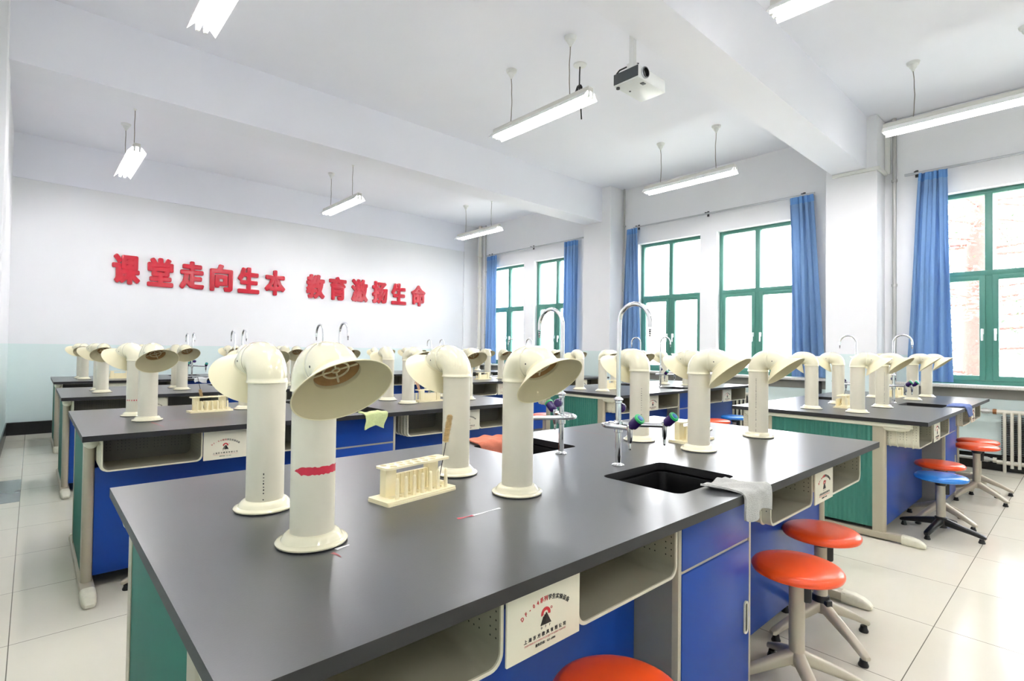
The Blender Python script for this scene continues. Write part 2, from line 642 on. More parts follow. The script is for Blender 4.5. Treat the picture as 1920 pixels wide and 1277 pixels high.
# trims of the shell: beams, pillars, cornice
struct('trim_1', MB().box(XL, XR, 5.60, 5.965, 3.38, ZC).mesh('beam', M_BEAM, False))
struct('trim_2', MB().box(XL, XR, 1.771, 2.12, 3.342, ZC).mesh('beam', M_BEAM, False))
struct('trim_3', MB().box(XL, XR, YB - 0.02, YB, 3.365, ZC).mesh('beam', M_BEAM, False))
struct('trim_4', MB().box(7.10, XR, 5.42, 6.00, 0, ZC, 0.006).mesh('pillar', M_WALL, False))
struct('trim_5', MB().box(7.12, XR, 1.667, 2.195, 0, ZC, 0.006).mesh('pillar', M_WALL, False))
struct('trim_6', MB().box(XL, -0.18, 5.44, 6.00, 0, ZC, 0.006).mesh('pillar', M_WALL, False))
struct('trim_7', MB().box(XL, -0.18, 1.667, 2.195, 0, ZC, 0.006).mesh('pillar', M_WALL, False))
struct('trim_8', MB().box(7.08, XR, YB - 0.03, YB, 0, ZC, 0.004).mesh('pillar', M_WALL, False))
struct('trim_9', MB().box(XL, -0.046, 5.452, 6.336, 0.0, 0.0015).mesh('inlay', M_DARKTILE, False))
bb = MB()
bb.box(XL, XR, YB - 0.042, YB, 0, 0.165, 0.002)
struct('baseboard_back', bb.mesh('baseboard', M_BASEB, False))
bb = MB()
bb.box(XL, XL + 0.012, YF, 5.44, 0, 0.165, 0.002)
bb.box(XL, XL + 0.012, 6.0, YB - 0.042, 0, 0.165, 0.002)
struct('baseboard_left', bb.mesh('baseboard', M_BASEB, False))
bb = MB()
for a, b in ((6.0, YB - 0.042), (2.195, 5.42), (YF, 1.667)):
    bb.box(XR - 0.012, XR, a, b, 0, 0.165, 0.002)
for a, b in ((5.41, 6.01), (1.657, 2.205)):
    bb.box(7.09 if a > 3 else 7.11, XR - 0.013, a, b, 0, 0.165, 0.002)
struct('baseboard_right', bb.mesh('baseboard', M_BASEB, False))

# ------------------------------------------------------------------ windows
def build_window(idx, y0, y1):
    root = bpy.data.objects.new('window_%d' % idx, None)
    COL.objects.link(root)
    root['kind'] = 'structure'
    root.location = (XR + 0.13, (y0 + y1) / 2, WZ0)
    w = (y1 - y0) / 2
    h = WZ1 - WZ0
    tz = 1.155 + 0.045
    f = MB()
    X0, X1 = -0.03, 0.04
    f.box(X0, X1, -w, -w + 0.05, 0, h, 0.004)
    f.box(X0, X1, w - 0.05, w, 0, h, 0.004)
    f.box(X0 + 0.0008, X1, -w + 0.046, w - 0.046, 0, 0.05, 0.004)
    f.box(X0 + 0.0008, X1, -w + 0.046, w - 0.046, h - 0.05, h, 0.004)
    f.box(X0 - 0.004, X1, -w + 0.04, w - 0.04, tz - 0.03, tz + 0.03, 0.004)
    f.box(X0 - 0.002, X1, -0.032, 0.032, 0.04, h - 0.04, 0.004)
    part(root, 'window_frame', f.mesh('window_frame', M_FRAME))
    for s in (-1, 1):
        a, b = sorted((s * 0.028, s * (w - 0.045)))
        sm = MB()
        sm.box(X0 - 0.012, X1 - 0.02, a, a + 0.05, 0.045, tz - 0.025, 0.004)
        sm.box(X0 - 0.012, X1 - 0.02, b - 0.05, b, 0.045, tz - 0.025, 0.004)
        sm.box(X0 - 0.0112, X1 - 0.02, a + 0.046, b - 0.046, 0.045, 0.095, 0.004)
        sm.box(X0 - 0.0112, X1 - 0.02, a + 0.046, b - 0.046, tz - 0.075, tz - 0.025, 0.004)
        sa = part(root, 'casement_sash', sm.mesh('casement_sash', M_FRAME))
        g = MB()
        g.box(0.0, 0.004, a + 0.045, b - 0.045, 0.09, tz - 0.07)
        part(sa, 'pane', g.mesh('pane', M_GLASS, False))
        hd = MB()
        yy = s * 0.052
        hd.box(X0 - 0.024, X0 - 0.012, yy - 0.012, yy + 0.012, 0.54, 0.60, 0.004)
        hd.box(X0 - 0.050, X0 - 0.024, yy - 0.008, yy + 0.008, 0.565, 0.585, 0.004)
        hd.box(X0 - 0.052, X0 - 0.036, yy - 0.010, yy + 0.010, 0.47, 0.60, 0.006)
        part(sa, 'handle', hd.mesh('handle', M_FRAMEW), label='white window handle')
        g = MB()
        g.box(0.0, 0.004, a - 0.005, b + 0.005, tz + 0.025, h - 0.045)
        part(root, 'pane', g.mesh('pane', M_GLASS, False))


for i, (a, b) in enumerate(WIN):
    build_window(i + 1, a, b)

# window sills, one continuous slab per bay, with iron brackets underneath
for i, (a, b, br, lab) in enumerate(((6.005, YB - 0.035, (6.5, 7.74, 9.0), 'speckled marble window sill in the bay beside the back wall'),
                                (2.2, 5.415, (2.36, 3.9, 5.2), 'speckled marble window sill between the two pillars'),
                                (-2.6, 1.66, (-0.6, 1.55), 'speckled marble window sill in the nearest bay over the radiator'))):
    s = empty('window_sill', lab, 'window sill', (XR - 0.02, (a + b) / 2, 0.845), group='marble window sills')
    part(s, 'slab', MB().box(-0.10, 0.018, a - (a + b) / 2, b - (a + b) / 2, 0, 0.034, 0.006).mesh('slab', M_MARBLE))
    part(s, 'grey_band', MB().box(0.008, 0.019, a - (a + b) / 2, b - (a + b) / 2, -0.105, 0, 0.002).mesh('grey_band', M_SILLBAND), label='grey band below the slab')  # thin strip in one even grey along the wall below the slab
    for y in br:
        yy = y - (a + b) / 2
        m = MB().box(-0.006, 0.018, yy - 0.02, yy + 0.02, -0.26, -0.002, 0.002).box(-0.08, 0.0, yy - 0.02, yy + 0.02, -0.012, -0.001, 0.001)
        part(s, 'bracket', m.mesh('bracket', M_BRACKET))


# ------------------------------------------------------------------ curtains and rails
def curtain(top, bot, z1, z0, nf, seed, label):
    rnd = random.Random(seed)
    ph = rnd.random() * 6
    cols = nf * 18
    rows = 26
    root = empty('curtain', label, 'curtain', (7.375, (top[0] + top[1]) / 2, z0), group='blue window curtains')
    oy = (top[0] + top[1]) / 2

    def grid(za, zb, nr, amp_mul, thick):
        b = bmesh.new()
        vs = []
        for j in range(nr + 1):
            z = za + (zb - za) * j / nr
            t = (z1 - z) / (z1 - z0)
            e = t ** 0.8
            ya = top[0] + (bot[0] - top[0]) * e
            yb = top[1] + (bot[1] - top[1]) * e
            row = []
            for i in range(cols + 1):
                s = i / cols
                a = 2 * PI * nf * s + ph
                amp = (0.026 + 0.014 * t) * amp_mul
                fold = 1.1 - 2.0 * abs(math.sin(a / 2 + 0.35 * math.sin(1.7 * a / nf + 2.2 * t))) ** 0.75 + 0.25 * math.sin(2.3 * a / nf * 2 + 4 * t + ph)
                x = amp * fold * (0.75 + 0.25 * math.cos(s * 9 + ph))
                y = ya + (yb - ya) * s + 0.008 * math.sin(2 * a) * (1 - t) + 0.006 * math.sin(4 * t + 9 * s)
                row.append(b.verts.new((x, y - oy, z - z0)))
            vs.append(row)
        for j in range(nr):
            for i in range(cols):
                b.faces.new((vs[j][i], vs[j][i + 1], vs[j + 1][i + 1], vs[j + 1][i]))
        bmesh.ops.recalc_face_normals(b, faces=b.faces)
        thicken(b, thick)
        return b
    m = MB()
    m._take(grid(z1 - 0.085, z0, rows, 1.0, 0.002))
    part(root, 'cloth', m.mesh('cloth', M_CURTAIN, ang=80))
    m = MB()
    m._take(grid(z1, z1 - 0.09, 4, 0.9, 0.004))
    part(root, 'pleated_heading', m.mesh('pleated_heading', M_CURTAINH, ang=80))


curtain((8.65, 8.99), (8.62, 9.02), 3.225, 0.90, 4, 1, 'blue curtain at the far end of the rail next to the back wall')
curtain((6.385, 6.70), (6.38, 6.74), 3.225, 0.90, 4, 2, 'blue curtain on the back bay rail beside the far pillar')
curtain((5.08, 5.285), (4.97, 5.39), 3.235, 0.90, 4, 3, 'narrow-headed blue curtain hanging just in front of the far pillar')
curtain((2.415, 2.695), (2.27, 2.66), 3.235, 0.89, 4, 4, 'blue curtain hanging beyond the near pillar, middle bay')
curtain((1.07, 1.315), (1.03, 1.44), 3.235, 0.90, 4, 5, 'long blue curtain beside the nearest window, facing the trees')
for a, b, br, lab in ((6.0, 9.02, (6.1, 7.6, 8.9), 'thin aluminium curtain rail in the bay by the back wall'),
                      (2.40, 5.16, (2.55, 3.88, 5.1), 'thin aluminium curtain rail above the middle pair of windows'),
                      (-1.4, 1.46, (1.36, 0.0), 'thin aluminium curtain rail over the nearest window')):
    r = empty('curtain_rail', lab, 'curtain rail', (7.375, (a + b) / 2, 3.25), group='curtain rails')
    oy = (a + b) / 2
    part(r, 'rail', MB().box(-0.009, 0.009, a - oy, b - oy, -0.014, 0.010, 0.003).mesh('rail', M_RAIL))
    for y in br:
        part(r, 'bracket', MB().box(-0.012, 0.084, y - oy - 0.012, y - oy + 0.012, 0.008, 0.022, 0.003).box(0.066, 0.084, y - oy - 0.014, y - oy + 0.014, -0.03, 0.05, 0.003).mesh('bracket', M_BRACKET))

# ------------------------------------------------------------------ wall pipes, trunking, radiators
def wall_pipe(x, y, r, m, label, rings=()):
    o = empty('wall_pipe', label, 'pipe', (x, y, 0), group='vertical wall pipes')
    part(o, 'pipe', MB().lathe([(r, 0.0), (r, ZC)], 16).mesh('pipe', m))
    for z in rings:
        part(o, 'clip', MB().lathe([(r * 1.05, z), (r * 1.4, z + 0.004), (r * 1.4, z + 0.03), (r * 1.05, z + 0.034)], 16).box(0, XR - x, -0.006, 0.006, z + 0.008, z + 0.026).mesh('clip', m))


wall_pipe(7.415, 1.565, 0.021, M_STEELP, 'grey steel pipe running up the wall beside the near pillar', (0.4, 1.98, 3.2))
wall_pipe(7.42, 5.375, 0.015, M_STEELP, 'thin grey pipe running up beside the far pillar', (0.4, 2.2, 3.3))
wall_pipe(7.395, 9.25, 0.04, M_PVC, 'thick white plastic drainpipe in the back corner', (1.2, 2.55, 3.25))
wall_pipe(7.43, 9.10, 0.013, M_STEELP, 'thin grey pipe beside the thick white drainpipe', (1.5, 2.9))

t = empty('cable_trunking', 'white cable trunking along the ceiling and around the near pillar', 'cable trunking', (XR, 1.62, 3.33))
part(t, 'ceiling_duct', MB().box(-0.03, 0, -4.5, 0.045, 0.535, 0.595, 0.003).mesh('ceiling_duct', M_WHITEPL))
part(t, 'vertical_duct', MB().box(-0.03, 0, -0.012, 0.045, -0.01, 0.535, 0.003).mesh('vertical_duct', M_WHITEPL))
part(t, 'pillar_duct', MB().box(-0.36, -0.031, 0.017, 0.046, -0.03, 0.01, 0.003).box(-0.37, -0.34, 0.017, 0.50, -0.03, 0.01, 0.003).mesh('pillar_duct', M_WHITEPL))


def radiator(y_start, n, label, pipe_to):
    o = empty('radiator', label, 'radiator', (7.385, y_start, 0), group='column radiators under the windows')
    L = n * 0.0555
    for z in (0.615, 0.10):
        part(o, 'header_pipe', MB().tube([(0, 0.03, z), (0, -L, z)], 0.022, 16).mesh('header_pipe', M_RADI))
    for k in range(n):
        y = -0.03 - k * 0.0555
        c = MB().tube([(-0.012, y, 0.05 if k else 0.0), (-0.012, y, 0.615)], 0.0145, 10)
        part(o, 'column', c.mesh('column', M_RADI))
        f = MB()
        for q in range(24):
            z = 0.135 + q * 0.0185
            f.box(0.004, 0.05, y - 0.0265, y + 0.0265, z, z + 0.005, mtx=None)
        f.box(0.02, 0.03, y - 0.012, y + 0.012, 0.125, 0.59)
        part(o, 'fin_stack', f.mesh('fin_stack', [M_RADD], False))
    for z, m in ((0.615, M_RUST), (0.115, M_RADI)):
        v = MB().tube([(0, 0.03, z), (0, 0.06, z)], 0.027, 8)
        part(o, 'end_fitting', v.mesh('end_fitting', m))
        v = MB().tube([(0, 0.06, z), (0, pipe_to - y_start, z)], 0.017, 12).tube([(0, 0.10, z), (0, 0.145, z)], 0.028, 8).tube([(0, 0.085, z), (0, 0.10, z)], 0.024, 8)
        part(o, 'feed_pipe', v.mesh('feed_pipe', M_STEELP))


radiator(0.655, 20, 'cream column radiator below the nearest window', 1.54)
radiator(4.75, 28, 'cream column radiator under the middle pair of windows', 5.30)
radiator(8.85, 28, 'cream column radiator in the bay beside the back wall', 9.09)

# ------------------------------------------------------------------ red slogan on the back wall
SLOGAN = '课堂走向生本教育激扬生命'
CX = [0.985, 1.405, 1.817, 2.23, 2.638, 3.058, 3.76, 4.175, 4.61, 5.035, 5.456, 5.914]
ORD = ['first', 'second', 'third', 'fourth', 'fifth', 'sixth', 'seventh', 'eighth']


def bold_character(ch, W, H, r=0.021, depth=0.028):
    """one thick, round-cornered character standing off the wall (x right, z up, front towards -y)"""
    me = text_mesh(ch, 1.0, M_CHAR, 0.0, 0.0, 2)
    xs = [v.co.x for v in me.vertices]
    zs = [v.co.y for v in me.vertices]
    cx, cz = (min(xs) + max(xs)) / 2, (min(zs) + max(zs)) / 2
    sx, sz = (W - 2 * r) / (max(xs) - min(xs)), (H - 2 * r) / (max(zs) - min(zs))
    for v in me.vertices:
        v.co = Vector(((v.co.x - cx) * sx, (v.co.y - cz) * sz, 0))
    b = bmesh.new()
    b.from_mesh(me)
    bmesh.ops.remove_doubles(b, verts=b.verts, dist=1e-4)
    m = MB()
    y0, y1, y2 = -depth, -depth + 0.005, 0.0
    edges = [(e.verts[0].co.copy(), e.verts[1].co.copy()) for e in b.edges if len(e.link_faces) == 1]
    for f in b.faces:
        m.poly([(v.co.x, y0 - 0.0004, v.co.y) for v in f.verts])
    for n_e, (p, q) in enumerate(edges):
        d = q - p
        L = d.length
        if L < 1e-6:
            continue
        # a stadium round each outline edge: flat front, rounded shoulder, straight side
        a0 = math.atan2(d.y, d.x)
        st = [(q.x + math.cos(a0 - PI / 2 + PI * k / 6), q.y + math.sin(a0 - PI / 2 + PI * k / 6), q) for k in range(7)]
        st += [(p.x + math.cos(a0 + PI / 2 + PI * k / 6), p.y + math.sin(a0 + PI / 2 + PI * k / 6), p) for k in range(7)]

        def ring(rad, y):
            return [(c.x + (x - c.x) * rad, y, c.y + (z - c.y) * rad) for x, z, c in st]
        e = n_e * 2e-5
        m.loft([ring(r, y2), ring(r, y1), ring(r - 0.0017, y1 - 0.0034), ring(r - 0.005, y0 + e)], 0, False, True)
    b.free()
    return m.mesh('wall_character', M_CHAR, ang=35, weld=False)


cmesh = {}
for i, ch in enumerate(SLOGAN):
    if ch not in cmesh:
        me = bold_character(ch, 0.335, 0.435)
        cmesh[ch] = me
    half = 'opening six' if i < 6 else 'closing six'
    o = add('wall_character', cmesh[ch], None, (CX[i], YB - 0.004, 2.285))
    tag(o, 'glossy red raised character on the back wall, %s of the %s' % (ORD[i % 6], half), 'wall lettering', 'red slogan characters')

# ------------------------------------------------------------------ fluorescent lights
LH = 1.24


def light_proto():
    root = empty('fluorescent_light', 'x', 'ceiling light')
    h = LH / 2
    z0 = -0.60
    part(root, 'housing', MB().box(-0.032, 0.032, -h, h, z0 + 0.035, z0 + 0.075, 0.004).mesh('housing', M_LIGHTB))
    rf = MB()
    for s in (-1, 1):
        pts = [(s * 0.030, z0 + 0.037), (s * 0.046, z0 + 0.030), (s * 0.088, z0 - 0.022), (s * 0.0865, z0 - 0.024), (s * 0.044, z0 + 0.027), (s * 0.030, z0 + 0.034)]
        rf.prism(pts, 'Y', -h, h)
    part(root, 'reflector', rf.mesh('reflector', M_LAMPREF))
    for s in (-1, 1):
        part(root, 'glowing_tube', MB().tube([(s * 0.024, -h + 0.02, z0 - 0.002), (s * 0.024, h - 0.02, z0 - 0.002)], 0.014, 12).mesh('glowing_tube', M_TUBE))
    for e in (-1, 1):
        for s in (-1, 1):
            y0, y1 = sorted((e * (h - 0.022), e * (h + 0.002)))
            part(root, 'lamp_socket', MB().box(s * 0.024 - 0.012, s * 0.024 + 0.012, y0, y1, z0 - 0.018, z0 + 0.036, 0.003).mesh('lamp_socket', M_WHITEPL))
    for e in (-1, 1):
        y = e * 0.385
        part(root, 'ceiling_rose', MB().lathe([(0.0, -0.085), (0.012, -0.085), (0.014, -0.07), (0.03, -0.05), (0.033, -0.03), (0.045, -0.026), (0.052, -0.012), (0.054, 0.0)], 24, (0, y, 0)).mesh('ceiling_rose', M_WHITEPL))
        pts = [(0.0012 * math.sin(k * 0.9), y + 0.0012 * math.cos(k * 1.3) + (0.01 * math.sin(k / 14 * PI)) * e * -1, -0.083 + (z0 + 0.075 + 0.083) * k / 14) for k in range(15)]
        part(root, 'suspension_cord', MB().tube(pts, 0.0042, 6).mesh('suspension_cord', M_CORD))
    return root


lamp0 = light_proto()
LIGHTS = [(3.45, 3.475, 'hanging fluorescent light behind the projector, with black cable coil beside it'),
          (0.81, 3.475, 'hanging fluorescent light over the second wall-side bench, cut off by the frame'),
          (6.12, 3.475, 'hanging fluorescent light in front of the middle windows'),
          (0.81, 7.73, 'hanging fluorescent light at the back, above the slogan beginning'),
          (3.45, 7.73, 'hanging fluorescent light at the back, above the slogan middle'),
          (6.12, 7.73, 'hanging fluorescent light at the back, by the window corner'),
          (3.45, 0.755, 'hanging fluorescent light in the nearest bay, cut off by the frame top'),
          (6.10, 0.755, 'hanging fluorescent light in the nearest bay beside the trunked wall'),
          (0.81, 0.755, 'hanging fluorescent light above the foreground bench, out of frame overhead'),
          (0.81, -2.1, 'unseen fluorescent light added behind the viewer, on the wall side'),  # this one and the next are unseen, added to brighten the foreground
          (3.45, -2.1, 'unseen fluorescent light added behind the viewer, in the middle column')]
for i, (x, y, lab) in enumerate(LIGHTS):
    o = lamp0 if i == 0 else copy_tree(lamp0)
    o.location = (x, y, ZC)
    o.rotation_euler = (0, 0, 0 if i % 3 else 0.006)
    tag(o, lab, 'ceiling light', 'hanging fluorescent lights')

# ------------------------------------------------------------------ projector and the loose cable
p = empty('projector', 'silver-white projector hanging under the ceiling beam', 'projector', (3.37, 2.31, 3.17))
part(p, 'body', MB().box(-0.178, 0.178, -0.11, 0.11, 0, 0.095, 0.008).mesh('body', M_PROJ))
part(p, 'side_panel', MB().box(-0.1815, -0.177, -0.108, 0.108, 0.010, 0.090, 0.002).mesh('side_panel', M_PROJD), label='dark grey connector panel')
ln = MB().lathe([(0.038, 0.0), (0.038, 0.02), (0.031, 0.02), (0.029, 0.006), (0.0, 0.006)], 28)
m4 = Matrix.Translation((-0.105, -0.108, 0.053)) @ Matrix.Rotation(PI / 2, 4, 'X')
ln.bm.transform(m4)
lo = part(p, 'lens', ln.mesh('lens', M_LENS))
rg = MB().lathe([(0.041, 0.0), (0.043, 0.012), (0.038, 0.014), (0.038, 0.0)], 28)
rg.bm.transform(m4)
part(lo, 'lens_ring', rg.mesh('lens_ring', M_RAIL))
part(p, 'adjuster', MB().box(-0.09, -0.05, -0.09, -0.06, -0.003, 0.004, 0.001).mesh('adjuster', M_PROJD))
part(p, 'rubber_foot', MB().lathe([(0, -0.012), (0.014, -0.012), (0.014, 0.004)], 14, (-0.15, 0.09, 0)).mesh('rubber_foot', M_BLACKPL))
part(p, 'rubber_foot', MB().lathe([(0, -0.003), (0.008, -0.003), (0.008, 0.004)], 14, (-0.04, 0.06, 0)).mesh('rubber_foot', M_BLACKPL))
part(p, 'mount_pole', MB().box(-0.113, -0.075, -0.02, 0.02, 0.15, 0.78, 0.003).mesh('mount_pole', M_WHITEPL))
part(p, 'mount_bracket', MB().box(-0.155, -0.02, -0.05, 0.06, 0.097, 0.107, 0.003).box(-0.128, -0.06, -0.03, 0.03, 0.107, 0.165, 0.004).mesh('mount_bracket', M_WHITEPL))
part(p, 'power_cable', MB().tube([(-0.06, -0.03, 0.17), (-0.09, 0.0, 0.165), (-0.13, 0.04, 0.14), (-0.16, 0.07, 0.12), (-0.17, 0.09, 0.095)], 0.006, 8).mesh('power_cable', M_BLACKPL))

cb = empty('ceiling_cable', 'black coiled cable dangling from a white ceiling disc near the projector', 'cable', (3.86, 3.33, ZC))
part(cb, 'cover_disc', MB().lathe([(0.0, -0.02), (0.03, -0.02), (0.062, -0.008), (0.066, 0)], 28).mesh('cover_disc', M_WHITEPL))
pts = [(0, 0, -0.015), (-0.004, 0, -0.1), (0.0, 0.004, -0.2)]
for k in range(49):
    a = 2 * PI * k / 12
    pts.append((0.046 * math.sin(a) * (0.8 + 0.2 * math.sin(k * .4)), 0.012 * math.sin(k * 0.7), -0.27 + 0.07 * math.cos(a)))
pts += [(0.012, 0, -0.33), (0.02, 0, -0.42), (0.03, 0, -0.52)]
part(cb, 'cable', MB().tube(pts, 0.0065, 8).mesh('cable', M_BLACKPL))

# ================================================================== THE BENCHES
BL, BD, BH = 2.782, 1.216, 0.78
hL, hD = BL / 2, BD / 2
SINKX, SINKY0, SINKY1 = 0.177, 0.200, 0.487      # half width, distance of the two edges from the centre line


def bench_meshes():
    M = {}
    holes = []
    for s in (-1, 1):
        y0, y1 = sorted((s * SINKY0, s * SINKY1))
        holes.append(rrect(-SINKX, SINKX, y0, y1, 0.028))
    top = MB()
    top.plate_holes([(-hL, -hD), (hL, -hD), (hL, hD), (-hL, hD)], holes, BH - 0.026, BH)
    for f in top.bm.faces:
        f.normal_update()
        if abs(f.normal.z) < 0.5:
            f.material_index = 1
    M['worktop'] = top.mesh('worktop', [M_TOP, M_TOPEDGE], False)
    # sink basin (near side)
    y0, y1 = -SINKY1, -SINKY0
    loops = []
    for d, z in ((0.0, BH - 0.006), (-0.008, BH - 0.010), (-0.008, BH - 0.026), (-0.012, BH - 0.03), (0.006, BH - 0.032), (0.014, BH - 0.06), (0.026, BH - 0.21), (0.05, BH - 0.235), (0.12, BH - 0.24)):
        loops.append([(q[0], q[1], z) for q in rrect(-SINKX + d, SINKX - d, y0 + d, y1 - d, max(0.01, 0.028 - d * 0.1), 5)])
    sk = MB().loft(loops[3:], 0, False, True)
    sk.loft([[(q[0], q[1], z) for q in rrect(-SINKX - dd, SINKX + dd, y0 - dd, y1 + dd, 0.03)] for dd, z in ((0.012, BH - 0.03), (0.012, BH - 0.06), (-0.004, BH - 0.1))])
    M['sink'] = sk.mesh('sink', M_SINK)
    # end frame, built for the wall end (x = -hL)
    x = -hL
    M['leg_post'] = {}
    for s in (-1, 1):
        v0, v1 = sorted((s * 0.315, s * 0.388))
        pts = []
        nose = v0 if s < 0 else v1
        r = 0.0215
        cxp = x + 0.0415
        cy = nose - s * r
        for k in range(13):
            a = PI * k / 12
            pts.append((cxp + r * math.cos(a), cy + s * r * math.sin(a)))
        inner = v1 if s < 0 else v0
        pts += [(cxp - r, inner), (cxp + r, inner)]
        M['leg_post'][s] = MB().prism(pts, 'Z', 0.05, 0.735).mesh('leg_post', M_POST)
    g = MB()
    pts = []
    n = 46
    xa = x + 0.022
    for k in range(n + 1):
        yy = -0.315 + 0.63 * k / n
        pts.append((xa + (0.0045 if k % 2 else 0.0), yy))
    pts += [(xa + 0.012, 0.315), (xa + 0.012, -0.315)]
    g.prism(pts, 'Z', 0.075, 0.725)
    M['end_panel'] = g.mesh('end_panel', M_GREEN, False)
    t = MB().box(x + 0.012, x + 0.07, -0.50, 0.50, 0.727, 0.7535, 0.006)
    for s in (-1, 1):
        t.lathe([(0.0, 0.7265), (0.029, 0.727), (0.029, 0.753), (0.0, 0.7532)], 20, (x + 0.041, s * 0.495, 0))
        t.lathe([(0.0, 0.702), (0.016, 0.704), (0.026, 0.713), (0.0295, 0.7265)], 20, (0, 0, 0), mtx=Matrix.Translation((x + 0.041, s * 0.43, 0)) @ Matrix.Diagonal((1, 2.9, 1, 1)))
    M['top_rail'] = t.mesh('top_rail', M_CREAMPL)
    fr = MB().box(x + 0.014, x + 0.07, -0.49, 0.49, 0.012, 0.052, 0.005)
    M['foot_rail'] = fr.mesh('foot_rail', M_POST)
    M['toe_cap'] = {}
    for s in (-1, 1):
        lps = []
        for d, w, zt, zb in ((0.0, 0.030, 0.058, 0.0), (0.05, 0.030, 0.055, 0.0), (0.085, 0.028, 0.046, 0.0), (0.108, 0.024, 0.032, 0.002), (0.120, 0.016, 0.02, 0.006)):
            yy = s * (0.47 + d)
            zz = [(x + 0.042 + q[0], yy, q[1]) for q in rrect(-w, w, zb, zt, min(w, (zt - zb) / 2) * 0.6, 4)]
            lps.append(zz)
        M['toe_cap'][s] = MB().loft(lps, 0, True, True).mesh('toe_cap', M_TOECAP)
    # blue modesty panels on the near side (two halves)
    M['modesty_panel'] = {}
    for s in (-1, 1):
        a, b = sorted((s * 0.231, s * (hL - 0.064)))
        M['modesty_panel'][s] = MB().box(a, b, -0.372, -0.356, 0.075, 0.592, 0.001).mesh('modesty_panel', M_BLUE)
    # cabinet carcass
    c = MB()
    cw = 0.2285
    cd = hD - 0.095
    for s in (-1, 1):
        c.box(*sorted((s * (cw - 0.016), s * cw)), -cd + 0.018, cd - 0.018, 0.06, 0.752)
    c.box(-cw, cw, -cd + 0.02, cd - 0.02, 0.06, 0.078)
    c.box(-cw + 0.012, cw - 0.012, -cd + 0.012, cd - 0.012, 0, 0.06)
    M['cabinet'] = c.mesh('cabinet', M_GREYPANEL, False)
    cf = MB()
    for s in (-1, 1):
        cf.box(*sorted((s * (cw - 0.016), s * cw)), -cd - 0.001, -cd + 0.02, 0.06, 0.752, 0.001)
    cf.box(-cw + 0.016, cw - 0.016, -cd + 0.003, -cd + 0.017, 0.566, 0.580)
    M['cabinet_edging'] = cf.mesh('cabinet_edging', M_TRIM)
    M['cabinet_door'] = MB().box(-cw + 0.017, cw - 0.017, -cd - 0.003, -cd + 0.015, 0.082, 0.567, 0.0015).mesh('cabinet_door', M_BLUE)
    M['drawer_front'] = MB().box(-cw + 0.017, cw - 0.017, -cd - 0.003, -cd + 0.015, 0.578, 0.750, 0.0015).mesh('drawer_front', M_BLUE)
    hm = MB()
    hx = cw - 0.045
    outer = rrect(hx - 0.013, hx + 0.013, 0.272, 0.378, 0.012)
    inner = rrect(hx - 0.0075, hx + 0.0075, 0.279, 0.371, 0.007)
    hm.loft([[(q[0], -cd - 0.003, q[1]) for q in outer], [(q[0], -cd - 0.008, q[1]) for q in outer], [(q[0], -cd - 0.008, q[1]) for q in inner], [(q[0], -cd - 0.0045, q[1]) for q in inner]], 0)
    hm.loft([[(q[0], -cd - 0.0045, q[1]) for q in inner], [(q[0], -cd - 0.0035, q[1]) for q in inner]], 1, False, True)
    M['handle'] = hm.mesh('handle', [M_CREAMPL, M_SLOT])

    # book boxes
    def book_box(x0, x1):
        yf, yb = -hD + 0.058, -hD + 0.315
        z0, z1, r, w = 0.600, 0.7535, 0.030, 0.007

        def U(off):
            a, b, zz = x0 + off, x1 - off, z0 + off
            rr = r - off * 0.6
            o = [(a, z1)]
            for k in range(7):
                an = PI + PI / 2 * k / 6
                o.append((a + rr + rr * math.cos(an), zz + rr + rr * math.sin(an)))
            for k in range(7):
                an = 1.5 * PI + PI / 2 * k / 6
                o.append((b - rr + rr * math.cos(an), zz + rr + rr * math.sin(an)))
            o.append((b, z1))
            return o
        out, inn = U(0), U(w)
        m = MB()
        P = lambda L, y: [(q[0], y, q[1]) for q in L]
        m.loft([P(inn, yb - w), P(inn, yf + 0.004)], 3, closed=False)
        m.loft([P(inn, yf + 0.004), P(inn, yf), P(out, yf), P(out, yb)], 0, closed=False)
        for k in range(6):
            y = yf + 0.03 + k * 0.04
            rib = U(-0.004)
            m.loft([P(out, y), P(rib, y + 0.002), P(rib, y + 0.007), P(out, y + 0.009)], 0, closed=False)
        m.poly([(q[0], yb - w, q[1]) for q in inn], 1)
        m.poly([(q[0], yb, q[1]) for q in reversed(out)], 0)
        m.box(x0 - 0.004, x1 + 0.004, yf + 0.012, yb, z1 - 0.006, z1, 0)
        bm = m.bm
        for f in bm.faces:
            f.normal_update()
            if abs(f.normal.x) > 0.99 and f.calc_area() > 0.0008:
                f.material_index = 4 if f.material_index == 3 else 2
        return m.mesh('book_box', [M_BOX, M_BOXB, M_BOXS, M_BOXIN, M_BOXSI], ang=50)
    M['book_box'] = [book_box(-hL + 0.072, -hL + 0.486), book_box(-hL + 0.694, -hL + 1.094), book_box(hL - 1.094, hL - 0.694), book_box(hL - 0.486, hL - 0.072)]
    # name plates
    PW, PH = 0.205, 0.148
    M['nameplate'] = MB().box(-PW / 2, PW / 2, -0.002, 0.003, -PH / 2, PH / 2, 0.001).mesh('nameplate', M_PLATE)
    up = Matrix.Rotation(PI / 2, 4, 'X')
    redm, blk, pnk, emb, com = MB(), MB(), MB(), MB(), MB()
    s1 = [('D', 0), ('F', 0), ('-', 0), ('0', 0), ('4', 0), ('系', 0), ('列', 0), ('学', 1), ('生', 1), ('实', 1), ('验', 1), ('设', 1), ('备', 1)]
    R0 = 0.105
